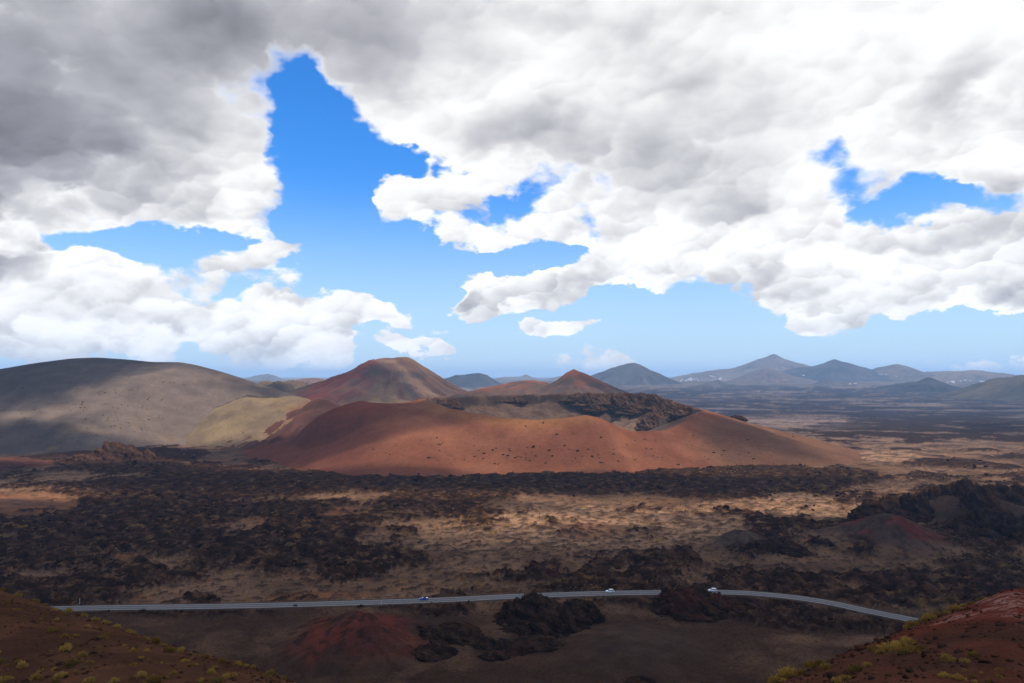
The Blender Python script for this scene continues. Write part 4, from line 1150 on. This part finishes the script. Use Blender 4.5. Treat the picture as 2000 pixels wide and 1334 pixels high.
LEFT = [(30, 492, 40), (120, 518, 50), (215, 556, 62), (270, 566, 40), (170, 578, 36), (320, 602, 40), (385, 626, 56), (397, 598, 60), (340, 658, 40), (490, 630, 50), (555, 658, 48), (610, 675, 50), (675, 700, 66), (740, 722, 50), (762, 730, 44),
        (515, 700, 46), (585, 712, 40), (410, 688, 46), (310, 720, 72), (250, 660, 34), (160, 638, 32), (55, 568, 34), (105, 598, 26), (135, 598, 28), (215, 600, 24), (280, 625, 26), (60, 670, 24), (600, 762, 66), (585, 816, 42), (400, 826, 86),
        (490, 856, 60), (530, 898, 54), (435, 910, 118), (385, 750, 44), (445, 747, 40), (425, 764, 30), (620, 733, 26), (450, 692, 24), (725, 800, 28), (775, 831, 46), (820, 868, 40), (850, 828, 44), (865, 875, 26), (930, 898, 34), (895, 892, 28),
        (780, 912, 50), (815, 972, 70), (895, 784, 64), (940, 800, 44), (970, 834, 76), (1035, 832, 70), (1065, 890, 56), (1090, 915, 50), (1175, 866, 54), (1130, 856, 40), (1265, 888, 62), (1345, 904, 60), (1395, 914, 46), (1440, 926, 44), (1230, 926, 60),
        (1200, 962, 76), (1320, 978, 90), (1000, 956, 44), (970, 984, 36), (1035, 938, 26), (895, 1004, 90), (540, 1006, 80), (340, 934, 46), (380, 972, 72), (270, 944, 50), (240, 985, 66), (130, 890, 60), (155, 918, 66), (40, 894, 66), (90, 910, 46),
        (185, 884, 40), (70, 998, 92), (345, 1010, 80), (462, 944, 34), (15, 838, 44), (8, 764, 44), (670, 1006, 60), (1250, 1006, 96), (1490, 964, 52), (1540, 944, 56), (1575, 960, 44), (1610, 984, 46), (1680, 998, 30), (1555, 996, 40), (1520, 974, 56),
        (835, 760, 40), (1130, 905, 30), (700, 905, 20), (640, 880, 18), (310, 830, 22), (690, 640, 18), (10, 960, 40), (1210, 935, 40), (1160, 1000, 50), (850, 765, 30), (1095, 838, 30), (705, 712, 30)]
RIGHT = [(1200, 1004, 76), (1320, 996, 140), (1410, 1012, 160), (1380, 966, 100), (1470, 996, 90), (1250, 1015, 70), (1770, 1026, 72), (1620, 1060, 110), (1715, 1064, 72), (1910, 1106, 52), (1815, 1122, 32), (1720, 1118, 52), (1615, 1146, 84), (1690, 1162, 76), (1765, 1154, 54), (1910, 1146, 56),
         (1130, 1114, 130), (1060, 1160, 100), (935, 1102, 84), (900, 1064, 84), (950, 1042, 50), (850, 1100, 92), (720, 1156, 150), (790, 1134, 80), (650, 1176, 96), (1850, 1178, 52), (1780, 1176, 40), (700, 1112, 50), (860, 1066, 50), (1170, 1085, 60), (1010, 1175, 80), (760, 1110, 50),
         (1410, 858, 84), (1440, 846, 70), (1475, 838, 80), (1510, 822, 84), (1550, 808, 76), (1590, 796, 72), (1600, 775, 60), (1640, 768, 84), (1665, 752, 60), (1695, 745, 66), (1740, 726, 62), (1790, 702, 54), (1385, 868, 50), (1530, 800, 50), (1810, 700, 30)]
sh_rng = random.Random(5)
FG = []
_hf = lambda x, y: near_hill(x, y, False)
for (lst, ox, oy, side) in ((LEFT, 0, 980, 'L'), (RIGHT, 1300, 920, 'R')):
    for (cx, cyy, w) in lst:
        u, v, wp = ox + cx * 0.35, oy + cyy * 0.35, w * 0.35
        p = None
        for dv in (2, 4, 7, 11, 16, 22):
            p = hit(u, v + dv, _hf, 16, 120)
            if p: break
        if p: FG.append((p, wp, u, v, side))
BIGL = {(435, 910): 'largest bushy shrub on the dark left hillside', (400, 826): 'rounded ochre shrub just above the largest left shrub', (310, 720): 'lone yellow shrub high on the left hillside below the crest',
        (600, 762): 'spreading pale shrub in the middle of the left hillside', (1320, 978): 'wide shrub near the foot of the left hillside', (815, 972): 'single yellow shrub low on the left hillside near the frame bottom',
        (1410, 1012): 'largest yellow-green shrub on the red right hillside', (1320, 996): 'broad shrub touching the largest one on the right hillside', (1620, 1060): 'low spreading shrub in the middle of the red right hillside',
        (1200, 1004): 'rounded shrub left of the broad pair on the right hillside', (1770, 1026): 'small yellow shrub just below the pale patch at the right', (1715, 1064): 'compact round shrub below the small one near the pale patch',
        (720, 1156): 'wide yellow-green shrub at the foot of the right hillside', (1130, 1114): 'long low shrub at the bottom of the right hillside'}
keys = {(ox + a * 0.35, oy + b * 0.35): BIGL.get((a, b)) for lst, ox, oy in ((LEFT, 0, 980), (RIGHT, 1300, 920)) for a, b, _ in lst}
SAME = {}
for k, (p, wp, u, v, side) in enumerate(FG):
    r = 0.5 * wp / F * p[1] * 1.12
    lab = keys.get((u, v))
    sil = float(np.interp((u - 1000) / F, [ray(s_[0], 0)[0] for s_ in SIL], [s_[1] for s_ in SIL]))
    crest = v < sil + 22
    if not lab:
        size = 'tiny' if wp < 11 else 'small' if wp < 17 else 'medium' if wp < 24 else 'large'
        if side == 'L':
            zone = 'at the frame edge' if u < 60 else 'high up near the road' if v < 1215 else 'in the upper middle' if v < 1265 else 'low down' if u < 300 else 'towards the foot'
            lab = f'{size} yellowish shrub on the left hillside crest, {zone}' if crest else f'{size} yellowish shrub on the open left hillside, {zone}'
        else:
            zone = 'near the road end' if v < 1240 and u < 1860 else 'near the top' if v < 1240 else 'in the middle' if v < 1290 else 'at the frame bottom'
            lab = f'{size} yellow-green shrub on the right hillside crest, {zone}' if crest else f'{size} yellow-green shrub on the open right hillside, {zone}'
    root = bpy.data.objects.new('shrub', None); COL.objects.link(root)
    root.location = (p[0], p[1], p[2] - 0.03); root.rotation_euler = (0, 0, sh_rng.uniform(0, 6.28)); s = r * sh_rng.uniform(0.9, 1.1)
    root.scale = (s, s, s * sh_rng.uniform(0.75, 1.15))
    tag(root, lab, 'shrub', 'shrubs on the left hillside' if side == 'L' else 'shrubs on the right hillside')
    link('foliage', SHRUBS[sh_rng.randrange(6)], None, root); link('stem', STEMS[k % 3], None, root)
    SAME.setdefault(lab, []).append((u, root))
ORD = ['first', 'second', 'third', 'fourth', 'fifth', 'sixth', 'seventh', 'eighth', 'ninth', 'tenth', 'eleventh', 'twelfth', 'thirteenth', 'fourteenth']
for lab, lst in SAME.items():
    if len(lst) > 1:
        for i, (u, r_) in enumerate(sorted(lst, key=lambda q: q[0])): r_['label'] = f'{lab}, {ORD[i]} from left'

# stones and clinker lying on the near slopes: countless
def gravel():
    r = np.random.default_rng(23); n = 9000
    t = r.uniform(-0.80, 0.80, n); y = np.interp(t, _st, _sd) * r.uniform(0.42, 1.05, n); x = t * y
    z = near_hill(x, y)
    s = np.exp(r.normal(-2.75, 0.55, n)); k = fbm(x, y, 6, 3, 0.6, 441) > r.uniform(-0.7, 0.7, n)
    x, y, z, s = x[k], y[k], z[k], s[k]; m_ = len(x)
    V = RV[None] * (1 + r.uniform(-0.35, 0.35, (m_, len(RV), 1))) * np.stack([s * r.uniform(0.8, 1.5, m_), s * r.uniform(0.8, 1.5, m_), s * r.uniform(0.5, 0.9, m_)], 1)[:, None, :]
    V = V + np.stack([x, y, z + 0.15 * s], 1)[:, None, :]
    Fc = RF[None] + (np.arange(m_) * len(RV))[:, None, None]
    c = lerp(np.array([0.030, 0.019, 0.015]), np.array([0.095, 0.045, 0.032]), r.random(m_) ** 2)
    return raw_mesh('cinder_gravel', V.reshape(-1, 3), Fc.reshape(-1, 3), np.repeat(c, len(RV), 0))
link('cinder_gravel', gravel(), M_LAVA, label='loose dark stones lying on the near cinder slopes', kind='stuff')

# bushes dotting the crater flank, the grey hill and the red mound: small in the picture, one mesh each
M_BUSH = leaf_material('bush_dark', (0.028, 0.026, 0.014), (0.060, 0.050, 0.022), 0.5)
M_TUFT = leaf_material('tuft_yellow', (0.12, 0.085, 0.03), (0.24, 0.16, 0.05), 0.5)
BUSH = [shrub_mesh('bush', 600 + i, 90, 1.0, 0.9, 0.16) for i in range(4)]
TUFT = [m_.copy() for m_ in BUSH]
for m_ in BUSH: m_.materials.append(M_BUSH)
for m_ in TUFT: m_.materials.append(M_TUFT)
_cf = lambda x, y: crater_all(x, y)[0]
dots = [(865, 866), (880, 890), (884, 891), (900, 862), (902, 897), (934, 850), (936, 881), (968, 884), (970, 866), (992, 891), (997, 881), (1012, 892), (1018, 894), (1044, 872), (1046, 891), (1056, 872), (1079, 891), (1080, 891), (1098, 879), (1124, 896), (1125, 896), (1158, 892), (1168, 889),
        (1195, 888), (1199, 888), (1218, 892), (1241, 898), (1065, 906), (1174, 905), (1128, 833), (1162, 828), (1146, 821), (1087, 829), (1061, 827), (1062, 825), (1027, 833), (1010, 829), (1174, 855), (1183, 850), (1240, 861), (1225, 870), (1281, 860),
        (1355, 852), (1380, 867), (1414, 880), (1460, 860), (1462, 886), (1490, 880), (1505, 890), (1510, 895), (1548, 848), (1549, 853), (1585, 875), (1667, 899), (1395, 885), (1370, 900), (1325, 908), (1415, 881), (1385, 898), (1400, 895)]
for _ in range(95):
    dots.append((sh_rng.triangular(700, 1560, 1050), sh_rng.triangular(836, 912, 896)))
for (u, v) in dots:
    p = hit(u, v, _cf, 800, 1250, 500)
    if p is None: continue
    o = link('bush', BUSH[sh_rng.randrange(4)], None, None, ('dark bush near the rim of the orange crater flank' if v < 845 else 'dark bush halfway down the orange crater flank' if v < 878 else 'dark bush near the foot of the orange crater flank') + (', left part' if u < 950 else ', middle part' if u < 1250 else ', right part'), 'bush', 'bushes on the crater flank')
    s = 0.7 + 2.2 * sh_rng.random() ** 1.8; o.location = (p[0], p[1], p[2] - 0.1); o.scale = (s, s, s * 0.8); o.rotation_euler = (0, 0, sh_rng.uniform(0, 6))
tufts = [(252, 738), (274, 736), (290, 742), (225, 763), (226, 762), (205, 768), (215, 765), (194, 772), (165, 784), (160, 791), (158, 796), (165, 797), (170, 799), (172, 792), (162, 803), (176, 811), (260, 758), (258, 762), (268, 755), (253, 763), (292, 778), (288, 781), (178, 825),
         (210, 821), (223, 823), (227, 811), (216, 802), (246, 801), (206, 790), (238, 791), (277, 798), (293, 813), (332, 748), (340, 748), (360, 752), (300, 770), (283, 830), (65, 872), (70, 860), (100, 862), (30, 868), (120, 865), (145, 790), (181, 757), (320, 747), (365, 775)]
for _ in range(70): tufts.append((sh_rng.triangular(20, 420, 240), sh_rng.triangular(735, 880, 800)))
for (u, v) in tufts:
    p = hit(u, v, left_hill, 900, 1640, 500)
    if p is None: continue
    o = link('bush', TUFT[sh_rng.randrange(4)], None, None, ('yellow tuft high on the great grey hill' if v < 770 else 'yellow tuft halfway down the great grey hill' if v < 820 else 'yellow tuft near the foot of the great grey hill') + (', left part' if u < 160 else ', middle part' if u < 280 else ', right part'), 'bush', 'tufts on the grey hill')
    s = sh_rng.uniform(1.3, 2.8); o.location = (p[0], p[1], p[2] - 0.1); o.scale = (s, s, s * 0.7); o.rotation_euler = (0, 0, sh_rng.uniform(0, 6))


def scrub():
    """low ochre scrub growing all over the plain: countless"""
    n = 40000; r = np.random.default_rng(11)
    y = 161728.0 / r.uniform(120, 420, n); x = r.uniform(-0.75, 0.75, n) * y
    dens = ss(fbm(x, y, 70, 4, 0.6, 601), -0.1, 0.7) * (0.25 + 0.75 * ss(x / y, -0.1, 0.45)) * ss(road_dist(x, y), 6, 9)
    k = r.random(n) < dens * 0.42
    x, y = x[k][:6500], y[k][:6500]; m_ = len(x)
    z, _, _ = ground(x, y, np.full(m_, 1.0))
    s = r.uniform(0.35, 1.0, m_) * np.clip(y / 500, 0.7, 1.8)
    B = 7
    a = r.uniform(0, 6.283, (m_, B)); q = r.uniform(0.1, 1, (m_, B)); h = r.uniform(0.4, 1.0, (m_, B))
    p0 = np.stack([x[:, None] + s[:, None] * q * np.cos(a), y[:, None] + s[:, None] * q * np.sin(a), z[:, None] + 0 * a], -1)
    w = s[:, None] * 0.45; b = r.uniform(0, 6.283, (m_, B))
    dx = np.stack([np.cos(b) * w, np.sin(b) * w, 0 * b], -1)
    tip = p0 + np.stack([s[:, None] * 0.3 * r.normal(size=(m_, B)), s[:, None] * 0.3 * r.normal(size=(m_, B)), s[:, None] * h], -1)
    V = np.stack([p0 - dx, p0 + dx, tip], 2).reshape(-1, 3)
    return raw_mesh('scrub', V, np.arange(len(V)).reshape(-1, 3))
link('scrub', scrub(), leaf_material('scrub_ochre', (0.10, 0.075, 0.025), (0.23, 0.15, 0.04), 0.05), label='low ochre scrub growing over the lava plain', kind='stuff')

# ------------------------------------------------------------------ far white houses
M_WALL = plain_material('whitewash', (0.80, 0.79, 0.77), 0.8, 0.05, 0.2)
M_DARK = plain_material('house_opening', (0.06, 0.05, 0.045), 0.5)


def house_meshes(w, d, h, seed):
    r = random.Random(seed)
    wall = boxes('wall', (-w / 2, w / 2, -d / 2, d / 2, -3, h), (-w / 2 + 1, 0, -d / 2 - 4, -d / 2 + 0.01, -3, h * 0.6))
    roof = boxes('roof', (-w / 2 - 0.2, w / 2 + 0.2, -d / 2 - 0.2, d / 2 + 0.2, h, h + 0.5), (w * 0.1, w * 0.35, -1, 2, h + 0.5, h + 2.4))
    wins = [boxes('window', (x - 0.7, x + 0.7, -d / 2 - 0.06, -d / 2 + 0.05, h * 0.45, h * 0.75)) for x in (w * 0.15, w * 0.3, w * 0.42)]
    door = boxes('door', (-w / 4 - 0.6, -w / 4 + 0.6, -d / 2 - 4.06, -d / 2 - 3.95, 0, 2.1))
    for m_, a in [(wall, M_WALL), (roof, M_WALL), (door, M_DARK)] + [(k, M_DARK) for k in wins]: m_.materials.append(a)
    return [('wall', wall), ('roof', roof), ('door', door)] + [('window', k) for k in wins]
HOUSES = [house_meshes(*a, i) for i, a in enumerate(((16, 10, 5, ), (22, 9, 4), (12, 10, 7), (34, 11, 4.5)))]
VILL = [(1340, 743, 7), (1356, 741, 6), (1392, 735.5, 5), (1400, 741, 3), (1520, 746, 4), (1535, 746, 3), (1568, 734, 2), (1600, 738, 5), (1618, 735, 6), (1648, 733, 5), (1663, 737, 3), (1700, 737, 4), (1727, 731, 4), (1758, 735, 8), (1775, 732, 4), (1858, 747, 5), (1880, 744, 3), (1907, 734, 5), (1915, 745, 3), (1878, 763, 4), (1665, 749, 2), (1942, 740, 2)]
NAMES = ['foot of the long slope left of the highest peak', 'foot of the dark blue hill', 'foot of the brownish rounded hill', 'low rust-brown hill at the right']
hr = random.Random(3)
for (u, v, n) in VILL:
    for k in range(n):
        uu = u + hr.gauss(0, 7); v_ = v + hr.gauss(0, 1.3)
        x, y = on_plain(uu, max(v_, 746))
        y = min(y, 7400) if v_ > 740 else 7400 + (740 - v_) * 20
        x = ray(uu, v_)[0] * y
        zz = at(uu, v_, y)[1]
        ms = HOUSES[hr.randrange(4)]
        root = bpy.data.objects.new('house', None); COL.objects.link(root)
        root.location = (x, y, zz); root.rotation_euler = (0, 0, hr.uniform(-0.5, 0.5)); s = hr.uniform(0.6, 1.1); root.scale = (s, s, s)
        w_ = NAMES[0] if u < 1450 else NAMES[1] if u < 1690 else NAMES[2] if u < 1800 else NAMES[3]
        tag(root, 'tiny white house near the ' + w_, 'house', 'far white houses')
        for nm, m_ in ms: link(nm, m_, None, root)

# ------------------------------------------------------------------ clouds overhead (beyond the top of the picture) that throw the shadows on the land
def cloud_material(dens):
    m_ = bpy.data.materials.new('cloud_vapour'); m_.use_nodes = True
    g = NG(m_.node_tree); g.n.clear()
    v = g.node('ShaderNodeVolumePrincipled'); v.inputs['Color'].default_value = (1, 1, 1, 1); v.inputs['Density'].default_value = dens
    v.inputs['Density Attribute'].default_value = ''; v.inputs['Color Attribute'].default_value = ''; v.inputs['Temperature Attribute'].default_value = ''
    o = g.node('ShaderNodeOutputMaterial'); g.l.new(v.outputs[0], o.inputs['Volume'])
    return m_


CLOUD_H = 1500.0
# shade (+) and sun (-) on the land: place in the photograph with its distance, half-sizes in metres along x and y
def gp(u, v, y):
    x, z = at(u, v, y)
    return x - TO_SUN[0] / TO_SUN[2] * z, y - TO_SUN[1] / TO_SUN[2] * z
SHADE = [(0, 60, 1500, 330, 1.1), (*gp(200, 1040, 500), 260, 130, 1.3), (*gp(500, 1120, 420), 200, 60, 1.0), (*gp(980, 945, 760), 520, 62, 0.9), (*gp(200, 930, 830), 300, 80, 0.9),
         (*gp(20, 770, 1400), 210, 230, 2.4), (*gp(160, 722, 1500), 140, 110, 2.6), (*gp(100, 872, 1100), 260, 60, 1.0), (*gp(390, 740, 1530), 60, 50, 0.8), (*gp(640, 850, 1000), 150, 75, 1.7), (*gp(760, 800, 1050), 110, 50, 1.2), (*gp(890, 825, 990), 90, 30, 2.0),
         (*gp(1460, 860, 1000), 120, 60, 0.9), (*gp(1850, 1060, 500), 120, 70, 1.1), (*gp(1700, 1120, 420), 300, 40, 1.0), (*gp(660, 755, 2250), 200, 110, 0.7), (*gp(1180, 745, 1950), 140, 100, 0.9), (*gp(1850, 1000, 620), 90, 40, 0.6),
         (*gp(1200, 1110, 430), 420, 34, 1.0), (*gp(1300, 840, 1300), 100, 90, 0.4),
         (*gp(1190, 1025, 555), 130, 40, -1.5), (*gp(1600, 990, 635), 120, 52, -1.5), (*gp(1000, 1045, 530), 60, 22, -0.9), (*gp(1420, 1060, 505), 90, 24, -0.8), (*gp(640, 1040, 530), 60, 26, -0.8), (*gp(840, 1065, 490), 50, 16, -0.8), (*gp(960, 1000, 620), 260, 26, 0.6), (*gp(1150, 870, 960), 170, 80, -1.4), (*gp(510, 820, 1290), 140, 100, -1.5), (*gp(300, 770, 1400), 150, 130, -1.4), (*gp(150, 835, 1200), 130, 40, -1.5), 
         (*gp(1320, 800, 1180), 120, 90, -1.0), (*gp(800, 720, 2300), 120, 100, -0.8), (*gp(1100, 730, 1950), 90, 80, -0.9), (*gp(1800, 880, 1100), 260, 150, -1.0), (*gp(1000, 780, 1350), 140, 60, -0.5), ]


def cloud_deck():
    n = 300
    X, Y = np.meshgrid(np.linspace(-2300, 2300, n), np.linspace(-1500, 2750, n))
    w1 = 34 * fbm(X, Y, 190, 4, 0.55, 701); w2 = 34 * fbm(X, Y, 190, 4, 0.55, 711)
    f = 0.10 + 0.75 * fbm(X, Y, 620, 4, 0.5, 721)
    f = f * (1 - 0.6 * ss(-np.hypot(X / 900, (Y - 800) / 900), -1.2, -0.6))
    for (cx, cyy, rx, ry, w) in SHADE:
        d = np.hypot((X + w1 - cx) / rx, (Y + w2 - cyy) / ry)
        f = f + w * ss(1.45 - d, 0, 0.9)
    f = f - 0.28 + 0.22 * fbm(X, Y, 130, 4, 0.55, 731)
    edge = ss(2300 - np.abs(X), 0, 300) * ss(Y + 1500, 0, 300) * ss(2750 - Y, 0, 300)
    th = np.clip(f, -1, 1.5) * edge - 0.02
    T = np.clip(th, 0, None)
    up = 330 * T ** 0.8 * (0.8 + 0.25 * fbm(X, Y, 160, 3, 0.5, 741)); dn = 50 * T
    kx, ky = TO_SUN[0] / TO_SUN[2], TO_SUN[1] / TO_SUN[2]
    Xs, Ys = X + kx * CLOUD_H, Y + ky * CLOUD_H
    inside = T > 0
    i = np.arange(n * n).reshape(n, n)
    Fq = grid_faces(n, n); ok = inside.ravel()[Fq].any(1); Fq = Fq[ok]
    Vt = np.stack([Xs, Ys, CLOUD_H + up], -1).reshape(-1, 3); Vb = np.stack([Xs, Ys, CLOUD_H - dn], -1).reshape(-1, 3)
    # vertices of no thickness are shared by the upper and the lower side, so the cloud closes along its rim
    idb = np.where(inside.ravel(), np.arange(n * n) + n * n, np.arange(n * n))
    V = np.vstack([Vt, Vb]); Fa = np.vstack([Fq, idb[Fq][:, ::-1]])
    used = np.unique(Fa); re = np.full(len(V), -1); re[used] = np.arange(len(used))
    return raw_mesh('clouds', V[used], re[Fa])
link('clouds', cloud_deck(), cloud_material(0.010), label='broken bank of cumulus cloud overhead, above the top of the picture', kind='stuff')

# ------------------------------------------------------------------ haze
def haze(x0, x1, y0, y1, z0, z1, dens):
    m_ = bpy.data.materials.new('haze_air'); m_.use_nodes = True
    g = NG(m_.node_tree); g.n.clear()
    v = g.node('ShaderNodeVolumePrincipled'); v.inputs['Color'].default_value = (0.46, 0.70, 1.0, 1); v.inputs['Density'].default_value = dens
    v.inputs['Anisotropy'].default_value = 0.0
    v.inputs['Density Attribute'].default_value = ''; v.inputs['Color Attribute'].default_value = ''; v.inputs['Temperature Attribute'].default_value = ''
    o = g.node('ShaderNodeOutputMaterial'); g.l.new(v.outputs[0], o.inputs['Volume'])
    link('haze', boxes('haze', (x0, x1, y0, y1, z0, z1)), m_, label='thin blue haze lying over the whole plain', kind='stuff')
haze(-66000, 67500, -2300, 47000, -20, 415, 5.8e-5)
